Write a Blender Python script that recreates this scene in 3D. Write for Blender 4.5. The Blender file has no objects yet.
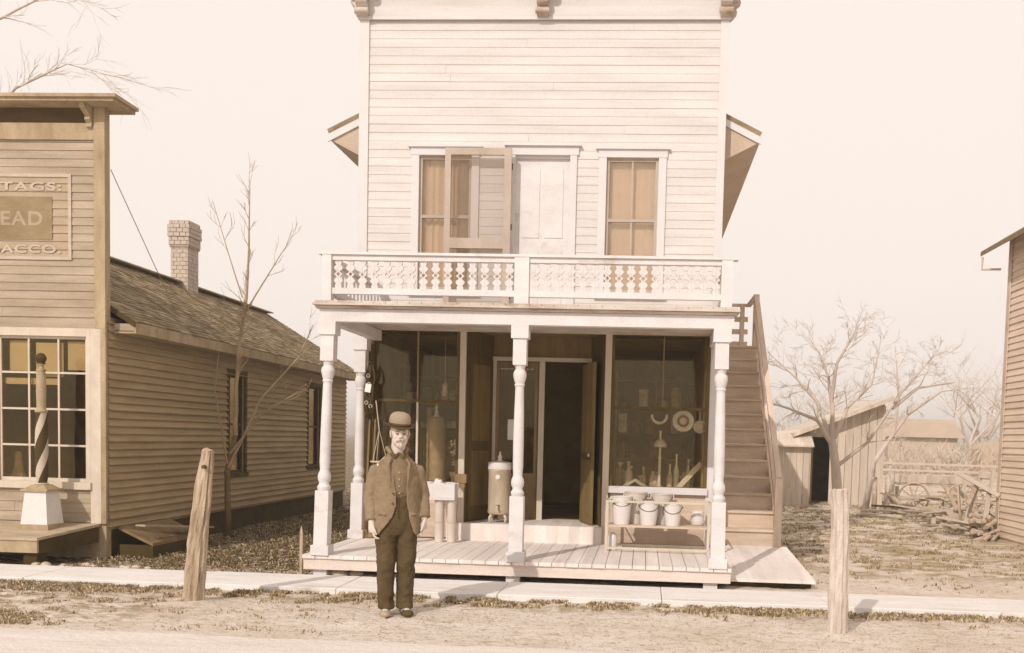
import bpy, math, random
from mathutils import Vector, Matrix, noise as mnoise
R=random.Random(7)
rad=math.radians
S=bpy.context.scene
COL=S.collection

# ------------------------------------------------------------------ camera, sky, sun, exposure
F,PX,PY,YAW,PIT,ROL=968.53,582.35,499.15,.0611,-.0620,.0262
CAM=(3.2848,-9.7041,1.475)
def _w(xr,d,u):
    c,s=math.cos(PIT),math.sin(PIT); yr=c*d-s*u; z=s*d+c*u
    c,s=math.cos(YAW),math.sin(YAW)
    return Vector((c*xr-s*yr, s*xr+c*yr, z))
cr,sr=math.cos(ROL),math.sin(ROL)
Rt=_w(1,0,0)*cr+_w(0,0,1)*sr
Up=_w(0,0,1)*cr-_w(1,0,0)*sr
Fw=_w(0,1,0)
cd=bpy.data.cameras.new('camera'); co=bpy.data.objects.new('camera',cd); COL.objects.link(co)
m=Matrix(((Rt.x,Up.x,-Fw.x,CAM[0]),(Rt.y,Up.y,-Fw.y,CAM[1]),(Rt.z,Up.z,-Fw.z,CAM[2]),(0,0,0,1)))
co.matrix_world=m
cd.sensor_fit='HORIZONTAL'; cd.sensor_width=36; cd.lens=F*36/1024
cd.shift_x=(512-PX)/1024; cd.shift_y=(PY-326.5)/1024
cd.clip_start=.05; cd.clip_end=3000
S.camera=co

SUN_EL,SUN_AZ=rad(34),rad(23)        # sun in front of the shop, a little to the left
sv=Vector((-math.sin(SUN_AZ)*math.cos(SUN_EL),-math.cos(SUN_AZ)*math.cos(SUN_EL),math.sin(SUN_EL)))
W=bpy.data.worlds.new('World'); S.world=W; W.use_nodes=True
nt=W.node_tree; nt.nodes.clear()
out=nt.nodes.new('ShaderNodeOutputWorld'); bg=nt.nodes.new('ShaderNodeBackground')
sky=nt.nodes.new('ShaderNodeTexSky'); sky.sky_type='NISHITA'; sky.sun_disc=False
sky.sun_elevation=SUN_EL; sky.sun_rotation=math.pi+SUN_AZ; sky.air_density=2; sky.dust_density=4
bw=nt.nodes.new('ShaderNodeRGBToBW')
ml=nt.nodes.new('ShaderNodeVectorMath'); ml.operation='SCALE'; ml.inputs[0].default_value=(.935,.83,.765)
mp=nt.nodes.new('ShaderNodeMapRange'); mp.inputs['From Min'].default_value=0; mp.inputs['From Max'].default_value=12
mp.inputs['To Min'].default_value=8.15; mp.inputs['To Max'].default_value=8.75
nt.links.new(sky.outputs[0],bw.inputs[0]); nt.links.new(bw.outputs[0],mp.inputs[0]); nt.links.new(mp.outputs[0],ml.inputs['Scale'])
nt.links.new(ml.outputs[0],bg.inputs['Color']); bg.inputs['Strength'].default_value=.115
nt.links.new(bg.outputs[0],out.inputs[0])
sl=bpy.data.lights.new('sun','SUN'); sl.energy=2.5; sl.angle=rad(.5); sl.color=(1,.90,.82)
so=bpy.data.objects.new('sun',sl); COL.objects.link(so); so.rotation_euler=(-sv).to_track_quat('-Z','Y').to_euler(); so.location=(0,-20,20)
S.view_settings.view_transform='Standard'; S.view_settings.look='None'; S.view_settings.exposure=.18; S.view_settings.gamma=1

# ------------------------------------------------------------------ materials
def lin(v):
    v/=255.; return v/12.92 if v<=.04045 else ((v+.055)/1.055)**2.4
def C(r,g,b,k=1.15):
    t=(1,.885,.835)
    c=[lin(x)/(k*q) for x,q in zip((r,g,b),t)]; l=.35*c[0]+.45*c[1]+.2*c[2]; w=.10+.10*min(1,l*2)
    c=[x+(l-x)*w for x in c]
    c=(c[0],c[1]*.985,c[2]*1.03); q=min(1,.85/max(c))
    return tuple(x*q for x in c)
MATS={}
def mat(name,rgb,k=1.15,var=.14,scale=(5,5,5),fine=.08,fscale=60,bump=.0,bscale=40,rough=.85,spec=.2,metal=0,board=None,stain=None,sthr=.55):
    if name in MATS: return MATS[name]
    c=C(*rgb,k); mt=bpy.data.materials.new(name); mt.use_nodes=True; n=mt.node_tree; L=n.links
    b=n.nodes['Principled BSDF']; b.inputs['Roughness'].default_value=rough; b.inputs['Specular IOR Level'].default_value=spec; b.inputs['Metallic'].default_value=metal
    tc=n.nodes.new('ShaderNodeTexCoord'); mpn=n.nodes.new('ShaderNodeMapping'); mpn.inputs['Scale'].default_value=scale
    L.new(tc.outputs['Object'],mpn.inputs[0])
    nz=n.nodes.new('ShaderNodeTexNoise'); nz.inputs['Scale'].default_value=1; nz.inputs['Detail'].default_value=6; nz.inputs['Roughness'].default_value=.6
    L.new(mpn.outputs[0],nz.inputs['Vector'])
    mr=n.nodes.new('ShaderNodeMapRange'); mr.inputs[1].default_value=.32; mr.inputs[2].default_value=.68; L.new(nz.outputs[0],mr.inputs[0])
    mx=n.nodes.new('ShaderNodeMix'); mx.data_type='RGBA'
    mx.inputs['A'].default_value=(c[0]*(1-var),c[1]*(1-var*1.15),c[2]*(1-var*1.4),1)
    mx.inputs['B'].default_value=tuple(min(.88,x*(1+var*.7)) for x in c)+(1,)
    L.new(mr.outputs[0],mx.inputs['Factor']); cur=mx.outputs['Result']
    if stain:
        n3=n.nodes.new('ShaderNodeTexNoise'); n3.inputs['Scale'].default_value=1; n3.inputs['Detail'].default_value=7; n3.inputs['Roughness'].default_value=.7
        m3=n.nodes.new('ShaderNodeMapping'); m3.inputs['Scale'].default_value=tuple(s*.7 for s in scale); m3.inputs['Location'].default_value=(3.1,7.7,1.3)
        L.new(tc.outputs['Object'],m3.inputs[0]); L.new(m3.outputs[0],n3.inputs['Vector'])
        r3=n.nodes.new('ShaderNodeMapRange'); r3.inputs[1].default_value=sthr; r3.inputs[2].default_value=sthr+.14; L.new(n3.outputs[0],r3.inputs[0])
        mm=n.nodes.new('ShaderNodeMix'); mm.data_type='RGBA'; mm.inputs['B'].default_value=C(*stain,k)+(1,)
        L.new(r3.outputs[0],mm.inputs['Factor']); L.new(cur,mm.inputs['A']); cur=mm.outputs['Result']
    fn=n.nodes.new('ShaderNodeTexNoise'); fn.inputs['Scale'].default_value=fscale; fn.inputs['Detail'].default_value=4; L.new(tc.outputs['Object'],fn.inputs['Vector'])
    fr=n.nodes.new('ShaderNodeMapRange'); fr.inputs[1].default_value=.3; fr.inputs[2].default_value=.7; fr.inputs[3].default_value=1-fine; fr.inputs[4].default_value=1+fine*.5
    L.new(fn.outputs[0],fr.inputs[0])
    v=n.nodes.new('ShaderNodeVectorMath'); v.operation='SCALE'; L.new(cur,v.inputs[0]); L.new(fr.outputs[0],v.inputs['Scale']); cur=v.outputs[0]
    if board:
        ax,pitch,amt=board
        sp=n.nodes.new('ShaderNodeSeparateXYZ'); L.new(tc.outputs['Object'],sp.inputs[0])
        d=n.nodes.new('ShaderNodeMath'); d.operation='DIVIDE'; d.inputs[1].default_value=pitch; L.new(sp.outputs[ax],d.inputs[0])
        fl=n.nodes.new('ShaderNodeMath'); fl.operation='FLOOR'; L.new(d.outputs[0],fl.inputs[0])
        wn=n.nodes.new('ShaderNodeTexWhiteNoise'); wn.noise_dimensions='1D'; L.new(fl.outputs[0],wn.inputs['W'])
        r2=n.nodes.new('ShaderNodeMapRange'); r2.inputs[3].default_value=1-amt; r2.inputs[4].default_value=1+amt*.5; L.new(wn.outputs[0],r2.inputs[0])
        v2=n.nodes.new('ShaderNodeVectorMath'); v2.operation='SCALE'; L.new(cur,v2.inputs[0]); L.new(r2.outputs[0],v2.inputs['Scale']); cur=v2.outputs[0]
    L.new(cur,b.inputs['Base Color'])
    if bump:
        bn=n.nodes.new('ShaderNodeTexNoise'); bn.inputs['Scale'].default_value=bscale; bn.inputs['Detail'].default_value=5; L.new(tc.outputs['Object'],bn.inputs['Vector'])
        bp=n.nodes.new('ShaderNodeBump'); bp.inputs['Strength'].default_value=1; bp.inputs['Distance'].default_value=bump; L.new(bn.outputs[0],bp.inputs['Height']); L.new(bp.outputs[0],b.inputs['Normal'])
    MATS[name]=mt; return mt
def glass(name,tint,refl=.1,film=.12,filmc=(150,130,95)):
    mt=bpy.data.materials.new(name); mt.use_nodes=True; n=mt.node_tree; L=n.links; n.nodes.clear()
    o=n.nodes.new('ShaderNodeOutputMaterial'); t=n.nodes.new('ShaderNodeBsdfTransparent'); t.inputs[0].default_value=tint+(1,)
    g=n.nodes.new('ShaderNodeBsdfGlossy'); g.inputs['Roughness'].default_value=.03; g.inputs['Color'].default_value=(1,.86,.6,1)
    fz=n.nodes.new('ShaderNodeFresnel'); fz.inputs[0].default_value=1.5
    ma=n.nodes.new('ShaderNodeMath'); ma.operation='MULTIPLY_ADD'; ma.inputs[1].default_value=.85; ma.inputs[2].default_value=refl; L.new(fz.outputs[0],ma.inputs[0])
    m1=n.nodes.new('ShaderNodeMixShader'); L.new(ma.outputs[0],m1.inputs[0]); L.new(t.outputs[0],m1.inputs[1]); L.new(g.outputs[0],m1.inputs[2])
    d=n.nodes.new('ShaderNodeBsdfDiffuse'); d.inputs[0].default_value=C(*filmc)+(1,)
    nz=n.nodes.new('ShaderNodeTexNoise'); nz.inputs['Scale'].default_value=3; nz.inputs['Detail'].default_value=5
    tc=n.nodes.new('ShaderNodeTexCoord'); L.new(tc.outputs['Object'],nz.inputs['Vector'])
    r=n.nodes.new('ShaderNodeMapRange'); r.inputs[1].default_value=.3; r.inputs[2].default_value=.7; r.inputs[3].default_value=film*.4; r.inputs[4].default_value=film*1.6; L.new(nz.outputs[0],r.inputs[0])
    m2=n.nodes.new('ShaderNodeMixShader'); L.new(r.outputs[0],m2.inputs[0]); L.new(m1.outputs[0],m2.inputs[1]); L.new(d.outputs[0],m2.inputs[2]); L.new(m2.outputs[0],o.inputs[0])
    MATS[name]=mt; return mt
M={}
M['white']=mat('white_paint',(243,229,219),1.3,var=.08,scale=(2.5,2.5,5),fine=.07,stain=(216,190,166),sthr=.59)
M['clap']=mat('white_clapboard',(240,225,211),1.3,var=.07,scale=(1.2,3,9),fine=.06,board=(2,.0985,.05),stain=(228,208,188),sthr=.62)
M['trim']=mat('white_trim',(243,230,220),1.36,var=.04,scale=(3,3,3),fine=.04)
M['fascia']=mat('peeling_fascia',(226,204,182),1.3,var=.18,scale=(3,3,12),fine=.1,stain=(190,155,125),sthr=.52)
M['floor']=mat('porch_planks',(236,216,200),1.05,var=.1,scale=(9,1,3),fine=.08,board=(0,.135,.1),stain=(205,178,150),sthr=.6)
M['skirt']=mat('worn_skirt_board',(232,208,188),1.1,var=.1,scale=(1.2,3,10),fine=.08,stain=(200,170,140),sthr=.58)
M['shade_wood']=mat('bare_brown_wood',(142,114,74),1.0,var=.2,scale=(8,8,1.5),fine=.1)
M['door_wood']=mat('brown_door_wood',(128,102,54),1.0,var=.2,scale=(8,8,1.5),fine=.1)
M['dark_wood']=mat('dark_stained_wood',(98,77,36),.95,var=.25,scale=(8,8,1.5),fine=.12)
M['cream']=mat('cream_post_paint',(222,200,170),1.2,var=.08,scale=(6,6,2),fine=.06)
M['stair']=mat('unpainted_stair_wood',(210,180,150),1.06,var=.14,scale=(2,6,8),fine=.1,board=(2,.2,.1))
M['rail']=mat('stair_rail_wood',(214,184,156),1.0,var=.15,scale=(6,2,3),fine=.1)
M['soffit']=mat('tan_soffit_boards',(206,176,146),1.15,var=.1,scale=(3,3,3),fine=.08)
M['screen_frame']=mat('tan_screen_door_wood',(204,178,154),1.25,var=.1,scale=(5,5,2),fine=.08)
M['blind']=mat('pale_window_blind',(228,216,208),.55,var=.06,scale=(2,2,4),fine=.03)
M['curtain']=mat('tan_curtain',(206,188,174),.8,var=.12,scale=(9,9,1),fine=.05)
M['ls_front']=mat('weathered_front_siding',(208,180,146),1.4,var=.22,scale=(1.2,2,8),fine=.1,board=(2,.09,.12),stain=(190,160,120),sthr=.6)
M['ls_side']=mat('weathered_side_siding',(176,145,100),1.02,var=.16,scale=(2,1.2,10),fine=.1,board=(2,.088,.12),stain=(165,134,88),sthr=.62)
M['ls_trim']=mat('worn_brown_trim',(190,160,118),1.2,var=.2,scale=(6,6,2),fine=.12,stain=(150,118,75),sthr=.56)
M['ls_frame']=mat('worn_cream_frame',(226,202,172),1.2,var=.12,scale=(6,6,3),fine=.08)
M['ls_dark']=mat('dark_wood_frieze_shade',(100,78,36),1.3,var=.25,scale=(2,4,10),fine=.12)  # dark window wood; also the cornice shadow on the frieze
M['shingle']=mat('wood_shingles',(164,136,96),1.3,var=.22,scale=(3,2,6),fine=.25,fscale=35,stain=(130,104,60),sthr=.55)
M['brick']=mat('pale_brick',(222,196,170),1.3,var=.12,scale=(14,14,30),fine=.1)
M['mortar']=mat('mortar',(190,162,135),1.2)
M['concrete']=mat('pale_walk_boards',(241,226,212),1.15,var=.09,scale=(1.5,6,3),fine=.10,bump=.004,stain=(212,186,158),sthr=.58)
M['deck_dark']=mat('grey_deck_wood',(196,168,132),1.2,var=.18,scale=(2,9,3),fine=.1)
M['under']=mat('dark_timber_under_shade',(84,65,26),1.1,var=.3,scale=(4,4,6),fine=.15)  # shadow under the decks put into the timber colour; also backs dark openings
M['rock']=mat('pale_stone',(205,180,150),1.1,var=.2,scale=(12,12,12),fine=.1,bump=.004)
M['bark']=mat('pale_bark',(205,175,145),1.1,var=.2,scale=(16,16,4),fine=.15,bump=.006,bscale=30)
M['bark_far']=mat('far_hazed_bark',(214,190,168),1.1,var=.1)  # bark lightened to imitate distance haze
M['bark_dark']=mat('dark_bark',(120,94,50),.9,var=.2,scale=(16,16,4),fine=.15)
M['twig']=mat('sapling_bark',(172,142,104),1.0,var=.2)
M['peeled']=mat('peeled_post_wood',(206,176,142),1.3,var=.3,scale=(14,14,2.2),fine=.12,bump=.006,bscale=25,stain=(140,110,70),sthr=.58)
M['whitish']=mat('whitish_post_wood',(230,206,184),1.3,var=.18,scale=(16,16,3),fine=.1,bump=.006,bscale=25,stain=(210,182,152),sthr=.6)  # overexposed look of the right post put into its wood colour
M['shed']=mat('bleached_shed_boards',(226,200,172),1.2,var=.12,scale=(10,4,1),fine=.08,board=(0,.19,.12))
M['rb_side']=mat('right_siding',(214,184,154),.82,var=.1,scale=(2,1.2,10),fine=.08,board=(2,.105,.08))
M['far']=mat('distant_hazed_tan',(210,184,156),1.15,var=.1,scale=(.6,.6,.6))  # distance haze mixed into this even tan
M['fardark']=mat('distant_hazed_roof',(205,176,148),1.1,var=.1,scale=(1,1,1))  # roof colour paled for distance haze
M['grass']=mat('dry_weeds',(196,166,124),1.0,var=.25,scale=(3,3,3),fine=.1)
M['litter']=mat('dark_weeds',(128,102,60),1.25,var=.25,scale=(4,4,4),fine=.2)
M['shopwall']=mat('shop_inner_wall',(120,98,48),.5,var=.25,scale=(3,3,3),fine=.1)
M['shopgoods']=mat('shop_goods_tan',(186,162,134),.45,var=.4,scale=(9,9,9),fine=.2)
M['goodsdark']=mat('shop_goods_dark',(110,88,45),.6,var=.3,scale=(9,9,9),fine=.2)
M['goodslight']=mat('shop_goods_pale',(236,222,206),.5,var=.15,scale=(9,9,9),fine=.1)
M['enamel']=mat('white_enamel',(240,224,210),1.2,var=.05,rough=.4,spec=.5)
M['tin']=mat('galvanised_tin',(226,204,184),1.15,var=.1,scale=(9,9,5),rough=.45,spec=.5,fine=.06)
M['boiler']=mat('copper_tank',(176,152,122),.95,var=.2,scale=(8,8,3),rough=.5,spec=.5)
M['iron']=mat('dark_iron',(84,66,30),.9,var=.2,rough=.6)
M['leather']=mat('dark_leather',(72,56,22),.9,var=.3,rough=.6)
M['steel']=mat('pale_steel',(212,186,156),1.1,var=.1,rough=.5)
M['sign_bg']=mat('faded_sign_ground',(196,167,130),1.3,var=.12,scale=(3,3,6),fine=.1)
M['sign_box']=mat('faded_sign_dark_panel',(170,141,98),1.35,var=.2,scale=(3,3,6),fine=.1)
M['sign_txt']=mat('faded_sign_white',(216,190,160),1.3,var=.1,scale=(5,5,9),fine=.1)
M['stripe']=mat('barber_stripe',(88,67,30),1.3,var=.12)
M['polew']=mat('barber_pole_light',(218,194,162),1.3,var=.12)
M['paper']=mat('paper_notice',(240,228,216),.7,var=.05)
M['skin']=mat('pale_skin',(230,204,182),1.22,var=.10,scale=(30,30,30),fine=.05,rough=.6)
M['hair']=mat('white_whiskers',(222,196,170),1.3,var=.1,scale=(60,60,30),fine=.2,bump=.003,bscale=150)
M['jacket']=mat('brown_jacket_cloth',(152,125,90),1.2,var=.14,scale=(7,7,4),fine=.12,fscale=140,bump=.004,bscale=14)
M['shirt']=mat('tan_work_shirt',(146,119,84),1.25,var=.16,scale=(20,20,3),fine=.1,fscale=140,bump=.004,bscale=20)
M['trousers']=mat('dark_trouser_cloth',(98,77,46),1.2,var=.2,scale=(6,6,4),fine=.12,fscale=140,bump=.005,bscale=12)
M['collar']=mat('dark_collar_cloth',(112,86,46),1.1,var=.1)
M['hat']=mat('felt_hat',(182,152,122),1.3,var=.08,fine=.06)
M['hatband']=mat('hat_band_and_brim_shade',(104,80,44),1.3,var=.08)
M['shoe']=mat('pale_boot_leather',(186,156,124),1.15,var=.2,scale=(20,20,20))
M['cloth']=mat('white_cloth',(244,230,220),1.2,var=.05,bump=.01,bscale=14)
M['glass_shop']=glass('shop_glass',(.96,.93,.86),.0,.03,(150,126,70))
M['glass_up']=glass('upper_glass',(.95,.9,.85),.03,.10,(220,195,165))
M['glass_left']=glass('left_store_glass',(.86,.8,.66),.0,.03,(130,104,55))
def screen_mat():
    mt=bpy.data.materials.new('wire_screen'); mt.use_nodes=True; n=mt.node_tree; L=n.links; n.nodes.clear()
    o=n.nodes.new('ShaderNodeOutputMaterial'); t=n.nodes.new('ShaderNodeBsdfTransparent'); d=n.nodes.new('ShaderNodeBsdfDiffuse'); d.inputs[0].default_value=C(196,160,124,1.3)+(1,)
    m1=n.nodes.new('ShaderNodeMixShader'); m1.inputs[0].default_value=.16; L.new(t.outputs[0],m1.inputs[1]); L.new(d.outputs[0],m1.inputs[2]); L.new(m1.outputs[0],o.inputs[0]); return mt
M['screen']=screen_mat()

# ------------------------------------------------------------------ mesh helpers
class MB:
    def __init__(s): s.v=[]; s.f=[]; s.mi=[]
    def add(s,vs,fs,mi=0):
        o=len(s.v); s.v+=[tuple(p) for p in vs]; s.f+=[tuple(i+o for i in f) for f in fs]; s.mi+=[mi]*len(fs)
    def hexa(s,p,mi=0):   # 8 pts: bottom 4 ccw, top 4 ccw
        s.add(p,[(3,2,1,0),(4,5,6,7),(0,1,5,4),(1,2,6,5),(2,3,7,6),(3,0,4,7)],mi)
    def box(s,x0,x1,y0,y1,z0,z1,mi=0,M4=None):
        p=[(x0,y0,z0),(x1,y0,z0),(x1,y1,z0),(x0,y1,z0),(x0,y0,z1),(x1,y0,z1),(x1,y1,z1),(x0,y1,z1)]
        if M4: p=[M4@Vector(q) for q in p]
        s.hexa(p,mi)
    def bar(s,a,b,w,h,up=(0,0,1),mi=0):
        a=Vector(a);b=Vector(b);d=(b-a).normalized(); u=Vector(up); x=d.cross(u)
        if x.length<1e-3: x=d.cross(Vector((0,1,0)))
        x.normalize(); y=x.cross(d)
        p=[a-x*w/2-y*h/2,a+x*w/2-y*h/2,a+x*w/2+y*h/2,a-x*w/2+y*h/2]
        q=[t+(b-a) for t in p]
        s.add(p+q,[(0,1,2,3),(7,6,5,4),(4,5,1,0),(5,6,2,1),(6,7,3,2),(7,4,0,3)],mi)
    def tube(s,pts,rs,n=10,mi=0,cap=True,wob=0,ridge=0):
        pts=[Vector(p) for p in pts]
        if not hasattr(rs,'__len__'): rs=[rs]*len(pts)
        rings=[]; prev=None
        for i,p in enumerate(pts):
            d=(pts[min(i+1,len(pts)-1)]-pts[max(i-1,0)]).normalized()
            if prev is None:
                x=d.cross(Vector((0,0,1)));
                if x.length<.05: x=d.cross(Vector((0,1,0)))
            else: x=prev-d*prev.dot(d)
            x.normalize(); prev=x; y=d.cross(x)
            rr=[rs[i]*(1+(wob*(mnoise.noise(p*7+Vector((j,0,0))*.9)) if wob else 0)+(ridge*mnoise.noise(Vector((j*1.63,p.z*.8,p.x)))-ridge*.9*(mnoise.noise(Vector((j*.9,p.z*.5,4)))>.32) if ridge else 0)) for j in range(n)]
            rings.append([p+(x*math.cos(2*math.pi*j/n)+y*math.sin(2*math.pi*j/n))*rr[j] for j in range(n)])
        vs=[q for r in rings for q in r]; fs=[]
        for i in range(len(rings)-1):
            for j in range(n): k=(j+1)%n; fs.append((i*n+j,i*n+k,(i+1)*n+k,(i+1)*n+j))
        if cap: fs.append(tuple(range(n))[::-1]); fs.append(tuple((len(rings)-1)*n+j for j in range(n)))
        s.add(vs,fs,mi)
    def lathe(s,prof,o=(0,0,0),n=20,mi=0,sx=1,sy=1):   # prof list of (r,z)
        vs=[];fs=[]
        for r,z in prof:
            for j in range(n):
                a=2*math.pi*j/n; vs.append((o[0]+r*sx*math.cos(a),o[1]+r*sy*math.sin(a),o[2]+z))
        for i in range(len(prof)-1):
            for j in range(n): k=(j+1)%n; fs.append((i*n+j,i*n+k,(i+1)*n+k,(i+1)*n+j))
        fs.append(tuple(range(n))[::-1]); fs.append(tuple((len(prof)-1)*n+j for j in range(n)))
        s.add(vs,fs,mi)
    def ball(s,c,r,n=12,mi=0):
        rx,ry,rz=r if hasattr(r,'__len__') else (r,r,r)
        prof=[(max(.02,math.sin(math.pi*i/n)),-math.cos(math.pi*i/n)) for i in range(n+1)]
        vs=[];fs=[];m_=n+2
        for a_,z in prof:
            for j in range(m_):
                a=2*math.pi*j/m_; vs.append((c[0]+rx*a_*math.cos(a),c[1]+ry*a_*math.sin(a),c[2]+rz*z))
        for i in range(n):
            for j in range(m_): k=(j+1)%m_; fs.append((i*m_+j,i*m_+k,(i+1)*m_+k,(i+1)*m_+j))
        fs.append(tuple(range(m_))[::-1]); fs.append(tuple(n*m_+j for j in range(m_)))
        s.add(vs,fs,mi)
    def prism(s,poly,y0,y1,mi=0):  # poly in xz ccw
        n=len(poly); vs=[(x,y0,z) for x,z in poly]+[(x,y1,z) for x,z in poly]
        fs=[tuple(range(n)),tuple(range(2*n-1,n-1,-1))]+[((i+1)%n,i,i+n,(i+1)%n+n) for i in range(n)]
        s.add(vs,fs,mi)
    def build(s,name,mats,parent=None,smooth=False,loc=None):
        me=bpy.data.meshes.new(name); me.from_pydata(s.v,[],s.f)
        for m_ in (mats if isinstance(mats,(list,tuple)) else [mats]): me.materials.append(m_)
        me.polygons.foreach_set('material_index',s.mi); 
        if smooth: me.polygons.foreach_set('use_smooth',[True]*len(s.f))
        me.update(); o=bpy.data.objects.new(name,me); COL.objects.link(o)
        if parent is not None:
            o.parent=parent
            if loc is None:      # geometry given in world space: undo the parent's location
                o.matrix_parent_inverse=Matrix.Translation(parent_world(parent)).inverted()
        if loc is not None: o.location=loc; LOCAL[o.name]=True
        return o
LOCAL={}
def parent_world(p):
    # things sit at their base; parts built from world coordinates have an identity world matrix
    if p.parent is None: return p.location
    return p.location+p.parent.location if p.name in LOCAL else Vector((0,0,0))
def tag(o,label=None,cat=None,group=None,kind=None):
    if label: o['label']=label
    if cat: o['category']=cat
    if group: o['group']=group
    if kind: o['kind']=kind
    return o
def thing(name,loc,label,cat,group=None):
    o=bpy.data.objects.new(name,None); COL.objects.link(o); o.location=loc; o.empty_display_size=.2
    return tag(o,label,cat,group)
def one(fn,name,m_,parent=None,smooth=False):
    b=MB(); fn(b); return b.build(name,m_,parent,smooth)
def bx(name,m_,parent,*a): b=MB(); b.box(*a); return b.build(name,m_,parent)
def copy_thing(root,loc,rz=None):
    r=root.copy(); COL.objects.link(r); r.location=loc
    if rz is not None: r.rotation_euler=(0,0,rz)
    for ch in list(root.children):
        c=ch.copy(); COL.objects.link(c); c.parent=r
        for g in ch.children:
            d=g.copy(); COL.objects.link(d); d.parent=c
    return r
def bevel(o,w=.004,seg=1):
    m_=o.modifiers.new('bevel','BEVEL'); m_.width=w; m_.segments=seg; m_.limit_method='ANGLE'; return o
def shade(o):
    o.data.polygons.foreach_set('use_smooth',[True]*len(o.data.polygons)); return o

def clap(b,P,u0,u1,v0,v1,pitch,holes=(),jit=.0014,thick=.010,joints=True,mi=0):
    """lapped boards as real wedges. P(u,n,v)->world, n outward."""
    v=v0
    while v<v1-.01:
        t=min(v+pitch,v1); mid=(v+t)/2
        segs=[(u0,u1)]
        for (a,c,d,e) in holes:
            if d<mid<e:
                ns=[]
                for (p,q) in segs:
                    if a>=q or c<=p: ns.append((p,q))
                    else:
                        if p<a: ns.append((p,a))
                        if c<q: ns.append((c,q))
                segs=ns
        for (p,q) in segs:
            cuts=[p]
            if joints and q-p>1.6 and R.random()<.8: cuts.append(p+(q-p)*R.uniform(.2,.8))
            cuts.append(q)
            for i in range(len(cuts)-1):
                a,c=cuts[i],cuts[i+1]-(.003 if i<len(cuts)-2 else 0)
                j=R.uniform(-jit,jit); dv=R.uniform(-jit,jit)*1.0
                b.hexa([P(a,thick+j,v+dv),P(c,thick+j,v+dv),P(c,0,v+dv),P(a,0,v+dv),P(a,.005+j,t),P(c,.005+j,t),P(c,0,t),P(a,0,t)],mi)
        v+=pitch
def panels(b,P,u0,u1,v0,v1,holes,t=.1,mi=0):
    us=sorted({u0,u1,*[h[0] for h in holes],*[h[1] for h in holes]}); vs=sorted({v0,v1,*[h[2] for h in holes],*[h[3] for h in holes]})
    us=[u for u in us if u0<=u<=u1]; vs=[v for v in vs if v0<=v<=v1]
    for j in range(len(vs)-1):
        for i in range(len(us)-1):
            mu,mv=(us[i]+us[i+1])/2,(vs[j]+vs[j+1])/2
            if any(h[0]<mu<h[1] and h[2]<mv<h[3] for h in holes): continue
            a,c,d,e=us[i],us[i+1],vs[j],vs[j+1]
            b.hexa([P(a,0,d),P(c,0,d),P(c,-t,d),P(a,-t,d),P(a,0,e),P(c,0,e),P(c,-t,e),P(a,-t,e)],mi)

# ------------------------------------------------------------------ ground, walk, street
def gnoise(x,y):
    return .022*mnoise.noise(Vector((x*1.3,y*1.3,0)))+.016*mnoise.noise(Vector((x*4,y*4,3)))+.012*mnoise.noise(Vector((x*11,y*11,5)))
def gh(x,y):
    h=gnoise(x,y)
    near=max(0,min(1,(y+2.9)/.4)) if y<-2.5 else 1
    if -1.12<y<-.1: near=.12
    for (qx,qy) in ((-.5,-1.75),(4.85,-2.05)): h+=.035*math.exp(-((x-qx)**2+(y-qy)**2)/.03)
    h*=near
    if y>14: h*=max(0,1-(y-14)/6)
    if y>30: h*=0
    return h-.012
def axis(a,b,n): return [a+(b-a)*i/n for i in range(n+1)]
xs=[-1500,-300,-80,-30,-14]+axis(-9,13,340)+[18,30,60,140,400,1500]
ys=[-1500,-200,-40,-12,-6]+axis(-4.2,4,170)+axis(4.2,20,120)+[24,32,45,70,140,400,1500]
b=MB(); vs=[(x,y,gh(x,y) if (-9<=x<=13 and -4.2<=y<=20) else -.012) for y in ys for x in xs]; nx=len(xs)
b.add(vs,[(j*nx+i,j*nx+i+1,(j+1)*nx+i+1,(j+1)*nx+i) for j in range(len(ys)-1) for i in range(nx-1)])
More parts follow.
